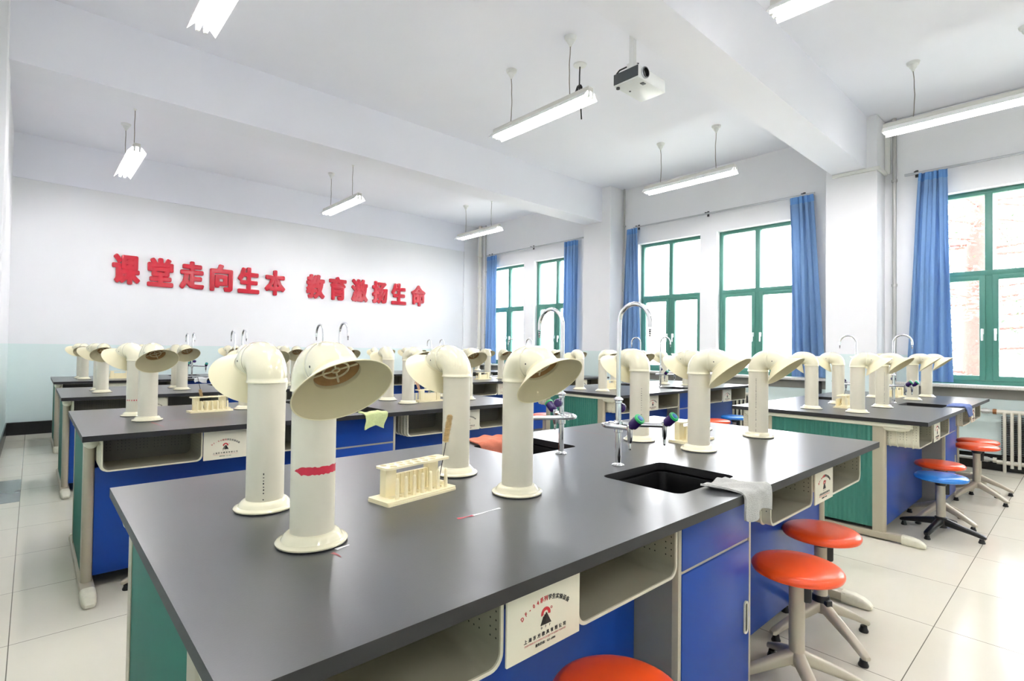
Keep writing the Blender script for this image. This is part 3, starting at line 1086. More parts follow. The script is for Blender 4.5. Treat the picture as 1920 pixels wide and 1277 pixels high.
    for k, (chx, w) in enumerate(s1):
        a = math.radians(126 - 72 * k / (len(s1) - 1))
        me = text_mesh(chx, 0.0108, M_RED, 0.0004, 0.0001, 2)
        mt = Matrix.Translation((R0 * math.cos(a), -0.0024, -0.083 + R0 * math.sin(a))) @ Matrix.Rotation(-(a - PI / 2), 4, 'Y') @ up
        mb_add_mesh(blk if w else redm, me, mt)
    # emblem: red half ring over a black peak with slanted stripes
    n = 20
    EZ = -0.012
    ring = []
    for k in range(n + 1):
        a = math.radians(-10 + 200 * k / n)
        ring.append((0.013 * math.cos(a), EZ + 0.008 + 0.013 * math.sin(a)))
    for k in range(n, -1, -1):
        a = math.radians(-10 + 200 * k / n)
        ring.append((0.0068 * math.cos(a), EZ + 0.008 + 0.0068 * math.sin(a)))
    emb.prism(ring, 'Y', -0.0027, -0.002)
    emb.prism([(0.002, EZ + 0.010), (0.015, EZ - 0.012), (-0.004, EZ - 0.012)], 'Y', -0.0034, -0.002, 1)
    for q in range(3):
        dx = -0.0045 - q * 0.0036
        emb.prism([(0.005 + dx, EZ + 0.010 - q * 0.003), (0.0063 + dx, EZ + 0.010 - q * 0.003), (-0.001 + dx, EZ - 0.012), (-0.0026 + dx, EZ - 0.012)], 'Y', -0.0034, -0.002, 1)
    emb.lathe([(0.0018, 0), (0.0026, 0), (0.0026, 0.0006), (0.0018, 0.0006)], 12, (0, 0, 0), mtx=Matrix.Translation((0.016, -0.002, EZ + 0.016)) @ up, close=True)
    for chx, dx in (('D', -0.011), ('F', 0.0), ('Y', 0.011)):
        mb_add_mesh(emb, text_mesh(chx, 0.0062, M_BLACKINK, 0.0003, 0, 1), Matrix.Translation((dx, -0.0024, -0.031)) @ up, 1)
    for k, chx in enumerate('上海东方教具有限公司'):
        mb_add_mesh(com, text_mesh(chx, 0.0088, M_BLACKINK, 0.0003, 0.0001, 1), Matrix.Translation((-0.055 + k * 0.0122, -0.0024, -0.0445)) @ up)
    mb_add_mesh(pnk, text_mesh('SHANGHAI DONGFANG JIAOJU YOUXIAN GONGSI', 0.0050, M_PINKINK, 0.0003, 0, 1), Matrix.Translation((0, -0.0024, -0.0515)) @ up)
    mb_add_mesh(com, text_mesh('服务热线：021-6480', 0.0064, M_BLACKINK, 0.0003, 0, 1), Matrix.Translation((0, -0.0024, -0.0605)) @ up)
    M['red_lettering'] = redm.mesh('red_lettering', M_RED, False, weld=False)
    M['black_lettering'] = blk.mesh('black_lettering', M_BLACKINK, False, weld=False)
    M['emblem'] = emb.mesh('emblem', [M_RED, M_BLACKINK], False, weld=False)
    M['maker_lettering'] = com.mesh('maker_lettering', M_BLACKINK, False, weld=False)
    M['pink_lettering'] = pnk.mesh('pink_lettering', M_PINKINK, False, weld=False)
    return M


BM = bench_meshes()


def make_bench(label):
    root = empty('lab_bench', label, 'lab bench', group='laboratory benches')
    part(root, 'worktop', BM['worktop'])
    for rz in (0, PI):
        part(root, 'sink', BM['sink'], rotz=rz)
        fr = part(root, 'foot_rail', BM['foot_rail'], rotz=rz)
        for s in (-1, 1):
            part(fr, 'toe_cap', BM['toe_cap'][s])
            part(root, 'leg_post', BM['leg_post'][s], rotz=rz)
            part(root, 'modesty_panel', BM['modesty_panel'][s], rotz=rz)
        part(root, 'end_panel', BM['end_panel'], rotz=rz)
        part(root, 'top_rail', BM['top_rail'], rotz=rz)
        for b in BM['book_box']:
            part(root, 'book_box', b, rotz=rz)
        for sx in (-1, 1):
            loc = Vector((sx * (hL - 0.590), -hD + 0.052, 0.674))
            if rz:
                loc = Vector((-loc.x, -loc.y, loc.z))
            np_ = part(root, 'nameplate', BM['nameplate'], loc, rz)
            if not rz:
                part(np_, 'red_lettering', BM['red_lettering'], label='red printed lettering')
                part(np_, 'black_lettering', BM['black_lettering'], label='black printed lettering')
                part(np_, 'emblem', BM['emblem'], label='printed emblem, red half ring over a striped black peak')
                part(np_, 'maker_lettering', BM['maker_lettering'], label='two black lines of maker lettering')
                part(np_, 'pink_lettering', BM['pink_lettering'], label='faded pink line of small print')
    cab = part(root, 'cabinet', BM['cabinet'])
    for rz in (0, PI):
        part(cab, 'cabinet_edging', BM['cabinet_edging'], rotz=rz)
        part(cab, 'cabinet_door', BM['cabinet_door'], rotz=rz)
        part(cab, 'drawer_front', BM['drawer_front'], rotz=rz)
        part(cab, 'handle', BM['handle'], rotz=rz)
    return root


BENCH = []
NAMES = ['nearest wall-side bench', 'second wall-side bench', 'third wall-side bench', 'rearmost wall-side bench',
         'nearest window-side bench', 'second window-side bench', 'third window-side bench', 'rearmost window-side bench']
BLAB = ['large grey-topped lab bench in the foreground, nearest wall-side one',
        'grey-topped lab bench directly behind the foreground bench, second wall-side one',
        'grey-topped lab bench third from the viewer in the wall-side column',
        'grey-topped lab bench rearmost of the wall-side column, by the slogan wall',
        'grey-topped lab bench nearest the radiator, first of the window-side column',
        'grey-topped lab bench second in the window-side column, before the middle windows',
        'grey-topped lab bench third in the window-side column, level with the far pillar',
        'grey-topped lab bench rearmost of the window-side column, by the back corner']
Y0 = [0.682, 3.020, 5.29, 7.56, 0.682, 2.935, 5.20, 7.45]
X0 = [0.173, 0.173, 0.172, 0.178, 4.035, 4.035, 4.035, 4.035]
bench0 = make_bench(BLAB[0])
for i in range(8):
    o = bench0 if i == 0 else copy_tree(bench0)
    o.location = (X0[i] + hL, Y0[i] + hD, 0)
    tag(o, BLAB[i], 'lab bench', 'laboratory benches')
    BENCH.append((X0[i], Y0[i]))

# ------------------------------------------------------------------ fume hoods on bent pipes
def hood_proto():
    root = empty('fume_hood', 'x', 'fume hood')
    part(root, 'gasket', MB().lathe([(0, 0), (0.0705, 0), (0.0712, 0.0015), (0.0705, 0.003), (0.0, 0.003)], 36).mesh('gasket', M_GASKET))
    part(root, 'base_flange', MB().lathe([(0.044, 0.003), (0.0722, 0.003), (0.0728, 0.006), (0.070, 0.009), (0.062, 0.0105), (0.0585, 0.017), (0.054, 0.0225), (0.049, 0.025), (0.0445, 0.0255)], 40).mesh('base_flange', M_HOOD))
    part(root, 'pipe', MB().lathe([(0.0447, 0.01), (0.0447, 0.326)], 40).mesh('pipe', M_PIPE))
    R = 0.045
    zc = 0.331
    path, rad = [(0, 0, 0.3175), (0, 0, 0.3185), (0, 0, 0.323), (0, 0, 0.324), (0, 0, zc)], [0.0447, 0.0490, 0.0490, 0.0475, 0.0475]
    for k in range(1, 17):
        a = PI / 2 * k / 16
        path.append((0, -(R - R * math.cos(a)), zc + R * math.sin(a)))
        rad.append(0.0475)
    J = 0.017
    path += [(0, -R - 0.0078, zc + R), (0, -R - 0.0085, zc + R), (0, -R - 0.0092, zc + R), (0, -R - J, zc + R)]
    rad += [0.0475, 0.0466, 0.0475, 0.0475]
    for k in range(1, 9):
        a = math.radians(50) * k / 8
        path.append((0, -R - R * math.sin(a) - J, zc + R - (R - R * math.cos(a))))
        rad.append(0.0475)
    part(root, 'elbow', MB().tube(path, rad, 40, caps=False).mesh('elbow', M_HOOD, ang=60))
    end = Vector(path[-1])
    # cone: local +z is the hood's outward axis
    mt = Matrix.Translation(end) @ Matrix.Rotation(math.radians(140), 4, 'X')
    cone = MB().lathe([(0.0482, -0.004), (0.0490, 0.003), (0.0495, 0.004), (0.0985, 0.0445), (0.0997, 0.0460), (0.0985, 0.0470), (0.0967, 0.0460)], 48)
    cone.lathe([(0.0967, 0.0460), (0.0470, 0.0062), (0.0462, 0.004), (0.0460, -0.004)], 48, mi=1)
    cone.bm.transform(mt)
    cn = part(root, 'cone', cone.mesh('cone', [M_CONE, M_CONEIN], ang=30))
    gr = MB()
    for r in (0.0255, 0.007):
        gr.tube([(r * math.cos(2 * PI * k / 32), r * math.sin(2 * PI * k / 32), -0.006) for k in range(32)], 0.0021, 8, closed=True)
    for k in range(4):
        a = PI / 2 * k + 0.5
        gr.tube([(0.007 * math.cos(a), 0.007 * math.sin(a), -0.006), (0.0440 * math.cos(a), 0.0440 * math.sin(a), -0.006)], [0.0018, 0.0024], 8)
    gr.bm.transform(mt)
    part(cn, 'grille', gr.mesh('grille', M_GRILLE), label='round spoked grille, browned with dust')
    fl = MB().lathe([(0.0, -0.020), (0.025, -0.019), (0.036, -0.015), (0.0420, -0.008), (0.0452, -0.002), (0.0462, -0.0015)], 32)
    fl.bm.transform(mt)
    part(cn, 'dusty_throat', fl.mesh('dusty_throat', M_GRIME), label='brown dust-coated inside of the pipe mouth')
    for s in (-1, 1):
        sc = MB()
        sc.lathe([(0.0, 0.0012), (0.0022, 0.001), (0.0026, 0.0)], 10, mtx=Matrix.Translation(end + Vector((s * 0.0473, 0.018, 0.012))) @ Matrix.Rotation(s * PI / 2, 4, 'Y'))
        part(root, 'screw', sc.mesh('screw', M_BLACKPL))
    return root


HX = [0.276, 0.876, 1.914, 2.474]
HYN, HYF = 0.437, 0.738
hood0 = hood_proto()
# measured turn of single hoods, degrees away from straight out over the seats
TURN = {(0, 0, 0): 3, (0, 0, 1): 0, (0, 0, 2): 6, (0, 0, 3): 3, (0, 1, 0): 3, (0, 1, 1): 6, (0, 1, 2): -4, (0, 1, 3): -8,
        (1, 0, 0): 10, (1, 1, 0): 30, (2, 0, 0): 0, (2, 1, 0): 32, (3, 0, 0): -5, (3, 1, 0): 28,
        (1, 0, 1): 10, (1, 0, 2): 12}
first = True
HOODS = {}
for b in range(8):
    for row in (0, 1):
        for k in range(4):
            o = hood0 if first else copy_tree(hood0)
            first = False
            jx, jy = random.uniform(-0.008, 0.008), random.uniform(-0.008, 0.008)
            if (b, row, k) == (1, 0, 0):
                jx, jy = 0.025, 0.02
            t = TURN.get((b, row, k), random.uniform(-14, 18))
            o.location = (BENCH[b][0] + HX[k] + jx, BENCH[b][1] + (HYF if row else HYN) + jy, BH)
            o.rotation_euler = (0, 0, math.radians(t) + (PI if row else 0))
            lab = 'cream bent-pipe hood, %s row of the %s, %s from its wall end' % ('far' if row else 'near', NAMES[b], ORD[k])
            if (b, row, k) == (0, 0, 0):
                lab = 'cream bent-pipe hood with smeared red band, near row of the nearest wall-side bench'
            if (b, row, k) == (1, 1, 0):
                lab = 'cream bent-pipe hood with red band, far row of the second wall-side bench'
            tag(o, lab, 'fume hood', 'cream bent-pipe fume hoods')
            HOODS[(b, row, k)] = o


def band(root, z0, z1, a0, a1, ragged):
    m = MB()
    n = 24
    lo_, hi_ = [], []
    for k in range(n + 1):
        a = a0 + (a1 - a0) * k / n
        r = 0.04485
        taper = min(1.0, k / 4.0)
        jl = random.uniform(-0.0013, 0.0013) * ragged
        jh = random.uniform(-0.0013, 0.0013) * ragged
        zc = (z0 + z1) / 2
        hgt = (z1 - z0) / 2 * (taper if ragged else 1)
        lo_.append((r * math.cos(a), r * math.sin(a), zc - hgt + jl))
        hi_.append((r * math.cos(a), r * math.sin(a), zc + hgt + jh))
    m.loft([lo_, hi_], closed=False)
    part(root, 'red_band', m.mesh('red_band', M_REDINK), label='red marker band')


h = HOODS[(0, 0, 0)]
rz = h.rotation_euler.z
band(h, 0.149, 0.165, math.radians(-165) - rz, math.radians(-28) - rz, 1)
h = HOODS[(1, 1, 0)]
band(h, 0.088, 0.096, 0, 2 * PI, 0)


def print_marks(key, ang, z0, z1, n):
    h = HOODS[key]
    a = ang - h.rotation_euler.z
    m = MB()
    rnd = random.Random(hash(key) & 255)
    for k in range(n):
        z = z0 + (z1 - z0) * k / n
        if rnd.random() < 0.15:
            continue
        m.box(0.0446, 0.0450, -rnd.uniform(0.0008, 0.0018), rnd.uniform(0.0008, 0.0018), z, z + rnd.uniform(0.002, 0.0045))
    m.bm.transform(Matrix.Rotation(a, 4, 'Z'))
    part(h, 'print_marks', m.mesh('print_marks', M_BLACKINK, False), label='worn vertical line of tiny print')


print_marks((0, 1, 0), math.radians(-112), 0.03, 0.10, 9)
print_marks((0, 1, 2), math.radians(-135), 0.10, 0.25, 14)
print_marks((0, 0, 3), math.radians(-170), 0.03, 0.29, 34)
print_marks((4, 0, 1), math.radians(-150), 0.03, 0.29, 30)


# ------------------------------------------------------------------ lab taps
def tap_proto():
    root = empty('lab_tap', 'x', 'tap')
    part(root, 'base_flange', MB().lathe([(0, 0), (0.022, 0), (0.0225, 0.003), (0.018, 0.007), (0.0115, 0.009), (0.0105, 0.012)], 28).mesh('base_flange', M_CHROME))
    col = MB().lathe([(0.0105, 0.008), (0.0105, 0.232)], 20)
    col.lathe([(0.0105, 0.118), (0.016, 0.120), (0.0165, 0.150), (0.016, 0.160), (0.0105, 0.162)], 20)
    col.lathe([(0.0105, 0.222), (0.0125, 0.224), (0.0125, 0.232), (0.017, 0.236), (0.0165, 0.240), (0.0115, 0.243), (0.0095, 0.246)], 20)
    part(root, 'column', col.mesh('column', M_CHROME))
    path = [(0, 0, 0.23), (0, 0, 0.36), (0, 0, 0.50)]
    R = 0.064
    zc = 0.513
    for k in range(0, 25):
        a = PI * k / 24
        path.append((0, -R + R * math.cos(a), zc + R * math.sin(a)))
    path.append((0, -2 * R - 0.001, zc - 0.02))
    g = MB().tube(path, 0.0082, 16)
    for q in range(4):
        z = zc - 0.024 - q * 0.007
        g.lathe([(0.003, z - 0.007), (0.0075 - q * 0.0009, z - 0.0005), (0.0068 - q * 0.0009, z), (0.003, z)], 14, (0, -2 * R - 0.001, 0))
    part(root, 'gooseneck_spout', g.mesh('gooseneck_spout', M_CHROME))
    arms = [(-0.068, -0.096, 0.150), (-0.066, -0.03, 0.149), (-0.060, 0.008, 0.147), (-0.044, 0.030, 0.146), (-0.02, 0.036, 0.146), (0.004, 0.030, 0.146), (0.022, 0.016, 0.146), (0.062, -0.026, 0.144), (0.142, -0.098, 0.142)]
    mf = MB().tube(arms, 0.0088, 14)
    mf.tube([(0, 0, 0.146), (-0.004, 0.034, 0.146)], 0.011, 14)
    part(root, 'manifold_arm', mf.mesh('manifold_arm', M_CHROME))
    for x, y, z in ((-0.068, -0.098, 0.150), (0.142, -0.100, 0.142)):
        nz = MB().lathe([(0.0, -0.072), (0.0038, -0.072), (0.0055, -0.066), (0.0045, -0.062), (0.006, -0.056), (0.005, -0.052), (0.0065, -0.045), (0.0085, -0.040), (0.0095, -0.012), (0.0115, 0.0), (0.011, 0.012), (0.0, 0.016)], 18, (x, y, z))
        part(root, 'hose_nozzle', nz.mesh('hose_nozzle', M_CHROME))
        ax = Matrix.Translation((x, y + 0.002, z)) @ Matrix.Rotation(math.radians(48), 4, 'X')
        kn = MB().lathe([(0.0, 0.004), (0.010, 0.004), (0.0125, 0.012), (0.0165, 0.016), (0.0175, 0.022), (0.0172, 0.046), (0.0165, 0.050)], 22)
        kn.bm.transform(ax)
        ko = part(root, 'valve_knob', kn.mesh('valve_knob', M_PURPLE), label='purple valve knob')
        rg = MB().lathe([(0.0165, 0.050), (0.0185, 0.050), (0.0188, 0.055), (0.017, 0.058), (0.011, 0.058), (0.0108, 0.054)], 22)
        rg.bm.transform(ax)
        part(ko, 'green_ring', rg.mesh('green_ring', M_KGREEN), label='green indicator ring')
        cp = MB().lathe([(0.011, 0.054), (0.0105, 0.0595), (0.0, 0.061)], 20)
        cp.bm.transform(ax)
        part(ko, 'blue_cap', cp.mesh('blue_cap', M_KBLUE), label='blue indicator cap')
    ax = Matrix.Translation((0.004, -0.006, 0.203)) @ Matrix.Rotation(math.radians(30), 4, 'Z') @ Matrix.Rotation(math.radians(88), 4, 'Y')
    kn = MB().lathe([(0.0, 0.006), (0.009, 0.006), (0.010, 0.014), (0.0155, 0.018), (0.0172, 0.026), (0.0168, 0.040), (0.013, 0.046), (0.0, 0.047)], 22)
    kn.bm.transform(ax)
    part(root, 'valve_knob', kn.mesh('valve_knob', M_PURPLE), label='purple valve knob')
    return root


tap0 = tap_proto()
first = True
for b in range(8):
    for row in (0, 1):
        o = tap0 if first else copy_tree(tap0)
        first = False
        o.location = (BENCH[b][0] + 1.392, BENCH[b][1] + (0.745 if row else 0.470), BH)
        o.rotation_euler = (0, 0, PI if row else 0)
        tag(o, 'chrome gooseneck lab tap with purple knobs, %s sink of the %s' % ('far' if row else 'near', NAMES[b]), 'tap', 'chrome lab taps')


# ------------------------------------------------------------------ test tube racks
def rack_proto():
    root = empty('test_tube_rack', 'x', 'test tube rack')
    dim = []
    for k in range(7):
        dim.append(circ(-0.096 + k * 0.032, 0.013, 0.0085, 14))
    b = MB().plate_holes(rrect(-0.122, 0.122, -0.046, 0.046, 0.006), [], 0, 0.006)
    b.plate_holes(rrect(-0.122, 0.122, -0.044, 0.044, 0.006), [circ(-0.086 + k * 0.0285, -0.010, 0.0085, 14) for k in range(7)], 0.006, 0.011)
    b.box(0.095, 0.12, 0.0, 0.044, 0.011, 0.019, 0.002)
    part(root, 'base', b.mesh('base', M_RACK))
    for s in (-1, 1):
        part(root, 'upright', MB().box(*sorted((s * 0.058, s * 0.094)), 0.004, 0.030, 0.010, 0.090, 0.002).mesh('upright', M_RACK))
    w = MB().box(-0.06, 0.06, 0.012, 0.022, 0.010, 0.066, 0.001)
    for k in range(8):
        w.box(-0.056 + k * 0.0155, -0.053 + k * 0.0155, 0.006, 0.014, 0.010, 0.066)
    part(root, 'back_web', w.mesh('back_web', M_RACK))
    for k in range(7):
        x = -0.082 + k * 0.029
        part(root, 'peg', MB().lathe([(0.0058, 0.010), (0.0045, 0.06), (0.0040, 0.064), (0.002, 0.066), (0.0, 0.0665)], 14, (x, -0.030, 0)).mesh('peg', M_RACK))
    holes = [circ(-0.082 + k * 0.0275, -0.0125, 0.0098, 16) for k in range(6)] + [circ(-0.096 + k * 0.0268, 0.0135, 0.0092, 16) for k in range(6)] + [circ(0.0755, 0.0105, 0.013, 18)]
    part(root, 'top_plate', MB().plate_holes(rrect(-0.112, 0.112, -0.026, 0.028, 0.008), holes, 0.089, 0.095).mesh('top_plate', M_RACK))
    return root


rack0 = rack_proto()
RACKS = [(0.80, 1.283, 8, 0, 'ivory test tube rack in the foreground, between the hoods of the nearest wall-side bench'),
         (2.275, 1.26, -3, 0, 'ivory test tube rack half hidden behind a hood on the nearest wall-side bench'),
         (0.835, 3.735, 4, 0, 'ivory test tube rack holding a brush on the second wall-side bench, wall half'),
         (2.30, 3.50, 3, PI, 'ivory test tube rack with a wooden clamp on the second wall-side bench, window half'),
         (0.80, 8.03, 0, PI, 'ivory test tube rack on the rearmost wall-side bench, behind red-banded hoods'),
         (4.66, 1.31, 5, PI, 'ivory test tube rack on the nearest window-side bench, wall half'),
         (6.25, 1.30, -4, PI, 'ivory test tube rack on the nearest window-side bench, window half'),
         (4.64, 3.53, 2, PI, 'ivory test tube rack on the second window-side bench'),
         (4.60, 5.66, 3, PI, 'ivory test tube rack with dark lettering, third window-side bench')]
for i, (x, y, a, rz, lab) in enumerate(RACKS):
    o = rack0 if i == 0 else copy_tree(rack0)
    o.location = (x, y, BH)
    o.rotation_euler = (0, 0, math.radians(a) + rz)
    tag(o, lab if i != 8 else 'ivory test tube rack on the third window-side bench', 'test tube rack', 'ivory test tube racks')


def brush(base, tip, head0, head1, label, head_r=0.0095, wood=False):
    P0, P1 = Vector(base), Vector(tip)
    o = empty('test_tube_brush', label, 'brush', base, group='test tube brushes')
    d = P1 - P0
    part(o, 'wire_handle', MB().tube([(0, 0, 0), tuple(d * 0.5 + Vector((0.002, 0, 0))), tuple(d)], 0.0013, 6).mesh('wire_handle', M_WIRE))
    n = 56
    rnd_b = random.Random(5)
    m = MB()
    path, rad = [], []
    for k in range(n + 1):
        t = head0 + (head1 - head0) * k / n
        path.append(tuple(d * t))
        e = min(1.0, k / 3.0, (n - k) / 3.0 + 0.35)
        rad.append(head_r * e * (1.08 if k % 2 else 0.62) * rnd_b.uniform(0.88, 1.1))
    m.tube(path, rad, 18)
    part(o, 'bristle_head', m.mesh('bristle_head', M_BRISTLE, ang=20))
    return o


brush((0.880, 1.281, BH + 0.02), (0.936, 1.305, BH + 0.213), 0.58, 1.0, 'tan bottle brush standing in the foreground rack')
brush((0.80, 3.735, BH + 0.02), (0.764, 3.74, BH + 0.215), 0.36, 0.62, 'brown-headed brush standing handle up in the second bench rack')
brush((4.655, 1.325, BH + 0.02), (4.745, 1.315, BH + 0.150), 0.08, 0.32, 'dark wire brush leaning from the wall-half rack of the nearest window-side bench')
c = empty('test_tube_clamp', 'pale wooden test tube clamp leaning in the rack on the second wall-side bench', 'clamp', (2.232, 3.49, BH + 0.012))
for s in (-1, 1):
    part(c, 'jaw', MB().tube([(s * 0.005, 0, 0), (-0.03 + s * 0.006, 0.0, 0.10), (-0.06 + s * 0.009, 0.0, 0.19)], 0.0055, 4).mesh('jaw', M_WOOD))
c = empty('screwdriver', 'small orange-handled tool standing in the window-half rack', 'tool', (6.17, 1.31, BH + 0.02))
part(c, 'shaft', MB().tube([(0, 0, 0), (-0.014, 0, 0.10)], 0.002, 8).mesh('shaft', M_WIRE))
part(c, 'handle', MB().tube([(-0.0135, 0, 0.095), (-0.015, 0, 0.105), (-0.021, 0, 0.15), (-0.022, 0, 0.155)], [0.005, 0.0075, 0.007, 0.004], 12).mesh('handle', mat('orange_handle_plastic', '#b2663c', 0.4, noise=0.1)))


# ------------------------------------------------------------------ cloths
def cloth(name, label, prof, x0, x1, material, edge_y, seed, slant=0.0, cols=22, thick=0.006, wob=0.010):
    """prof: (y offset from the edge, z) points of the drape; x0,x1: span along the bench"""
    rnd = random.Random(seed)
    ph = [rnd.random() * 6 for _ in range(6)]
    b = bmesh.new()
    # resample the profile
    P = [Vector((q[0], q[1])) for q in prof]
    seg = [0]
    for a, d in zip(P[:-1], P[1:]):
        seg.append(seg[-1] + (d - a).length)
    rows = 26
    vs = []
    for j in range(rows + 1):
        t = seg[-1] * j / rows
        k = max(i for i in range(len(seg)) if seg[i] <= t + 1e-9)
        k = min(k, len(P) - 2)
        q = P[k] + (P[k + 1] - P[k]) * ((t - seg[k]) / max(1e-9, seg[k + 1] - seg[k]))
        row = []
        s = j / rows
        for i in range(cols + 1):
            u = i / cols
            hang = max(0.0, (BH - q.y) / 0.08)
            flat = 1 - min(1.0, hang)
            dz = (0.0035 * (1 + math.sin(9 * u + ph[0] + 4 * s)) + 0.0025 * (1 + math.sin(17 * u + ph[1] - 7 * s))) * flat
            dy = -0.008 * (0.6 + math.sin(11 * u + ph[2] + 2 * s)) * min(1.0, hang)
            x = x0 + (x1 - x0) * u + slant * s + wob * math.sin(7 * s + ph[3]) + 0.012 * math.sin(5 * s + ph[4]) * (u - 0.5) - 0.02 * (u - 0.5) * min(1, hang)
            ragged = 0.012 * math.sin(6 * u + ph[5]) * s
            row.append(b.verts.new((x, edge_y + q.x + dy, q.y + dz - (ragged if hang > 0.2 else 0))))
        vs.append(row)
    for j in range(rows):
        for i in range(cols):
            b.faces.new((vs[j][i], vs[j][i + 1], vs[j + 1][i + 1], vs[j + 1][i]))
    bmesh.ops.recalc_face_normals(b, faces=b.faces)
    if sum(f.normal.z for f in b.faces) < 0:
        for f in b.faces:
            f.normal_flip()
    thicken(b, thick)
    cx, cy = (x0 + x1) / 2, edge_y
    for v in b.verts:
        v.co -= Vector((cx, cy, BH))
    m = MB()
    m._take(b)
    o = add(name, m.mesh(name, material, ang=70), None, (cx, cy, BH))
    return tag(o, label, 'towel')


T = BH + 0.006
edge_drape = [(0.118, T), (0.06, T), (0.004, T), (-0.008, BH - 0.004), (-0.010, BH - 0.03), (-0.011, BH - 0.068)]
cloth('towel', 'crumpled grey towel draped over the front edge beside the foreground sink', edge_drape, 1.500, 1.665, M_CLOTHG, BENCH[0][1], 3, 0.03)
cloth('towel', 'folded blue towel draped over the edge of the nearest window-side bench', edge_drape, 5.40, 5.66, M_CLOTHB, BENCH[4][1], 5, 0.03)
cloth('towel', 'pale green towel hanging in front of the second wall-side bench sink', [(0.05, T), (0.004, T), (-0.008, BH - 0.004), (-0.010, BH - 0.03), (-0.011, BH - 0.08)], 1.515, 1.668, M_CLOTHY, BENCH[1][1], 8)
cloth('towel', 'white towel hanging on the edge of the rearmost wall-side bench', [(0.05, T), (0.004, T), (-0.008, BH - 0.004), (-0.010, BH - 0.03), (-0.011, BH - 0.05)], 1.505, 1.66, M_CLOTHW, BENCH[3][1], 9)
# salmon towel laid across the far sink's wall-side rim and hanging into it
sal = cloth('towel', 'salmon towel lying over the far sink of the foreground bench', [(0.118, T), (0.05, T), (0.004, T), (-0.008, BH - 0.004), (-0.010, BH - 0.03), (-0.011, BH - 0.085)], 1.43, 1.62, M_CLOTHS, BENCH[0][1] + hD + SINKY1 - 0.004, 12, 0.01)

# ------------------------------------------------------------------ pen marks on the tops
def mark(b, pts, w, m, label):
    """thin ink stroke lying on a worktop"""
    P = [Vector((x, y)) for x, y in pts]
    a, d = [], []
    for i, q in enumerate(P):
        t = (P[min(i + 1, len(P) - 1)] - P[max(i - 1, 0)]).normalized()
        nrm = Vector((-t.y, t.x))
        ww = w * 1.5 * (0.6 + 0.4 * math.sin(i * 2.1 + 1))
        a.append((q.x + nrm.x * ww, q.y + nrm.y * ww, BH + 0.0006))
        d.append((q.x - nrm.x * ww, q.y - nrm.y * ww, BH + 0.0006))
    mm = MB().loft([a, d], closed=False)
    root = bpy.data.objects['lab_bench'] if b == 0 else bpy.data.objects['lab_bench.%03d' % b]
    loc = root.location
    for v in mm.bm.verts:
        v.co -= loc
    part(root, 'ink_mark', mm.mesh('ink_mark', m, False), label=label)


M_WHITEMARK = mat('white_scratch', '#e9e9ea', 0.4, noise=0.05)
M_FAINTRED = mat('faint_red_ink', '#b0696c', 0.5, noise=0.1)
mark(0, [(0.770, 1.037), (0.785, 1.034), (0.800, 1.034), (0.815, 1.032)], 0.004, M_REDINK, 'red ink mark')
mark(0, [(0.812, 1.033), (0.84, 1.033), (0.87, 1.036), (0.905, 1.036)], 0.003, M_WHITEMARK, 'white scratch')
mark(0, [(0.465, 1.037), (0.48, 1.041), (0.497, 1.044)], 0.004, M_WHITEMARK, 'white scratch')
mark(0, [(0.452, 1.025), (0.456, 1.008), (0.456, 0.992)], 0.003, M_FAINTRED, 'faint red ink mark')
mark(0, [(2.09, 0.735), (2.089, 0.70), (2.089, 0.684)], 0.0014, M_FAINTRED, 'faint red ink line')
mark(0, [(2.07, 1.80), (2.078, 1.68), (2.083, 1.56)], 0.0014, M_FAINTRED, 'faint red ink line')
mark(0, [(2.44, 1.07), (2.47, 1.12), (2.53, 1.14)], 0.0014, M_FAINTRED, 'faint red ink line')
mark(1, [(0.478, 3.37), (0.488, 3.28), (0.50, 3.15)], 0.0035, M_FAINTRED, 'faint red ink line')
mark(1, [(0.56, 3.40), (0.75, 3.44), (1.02, 3.472)], 0.0016, M_FAINTRED, 'faint red ink line')


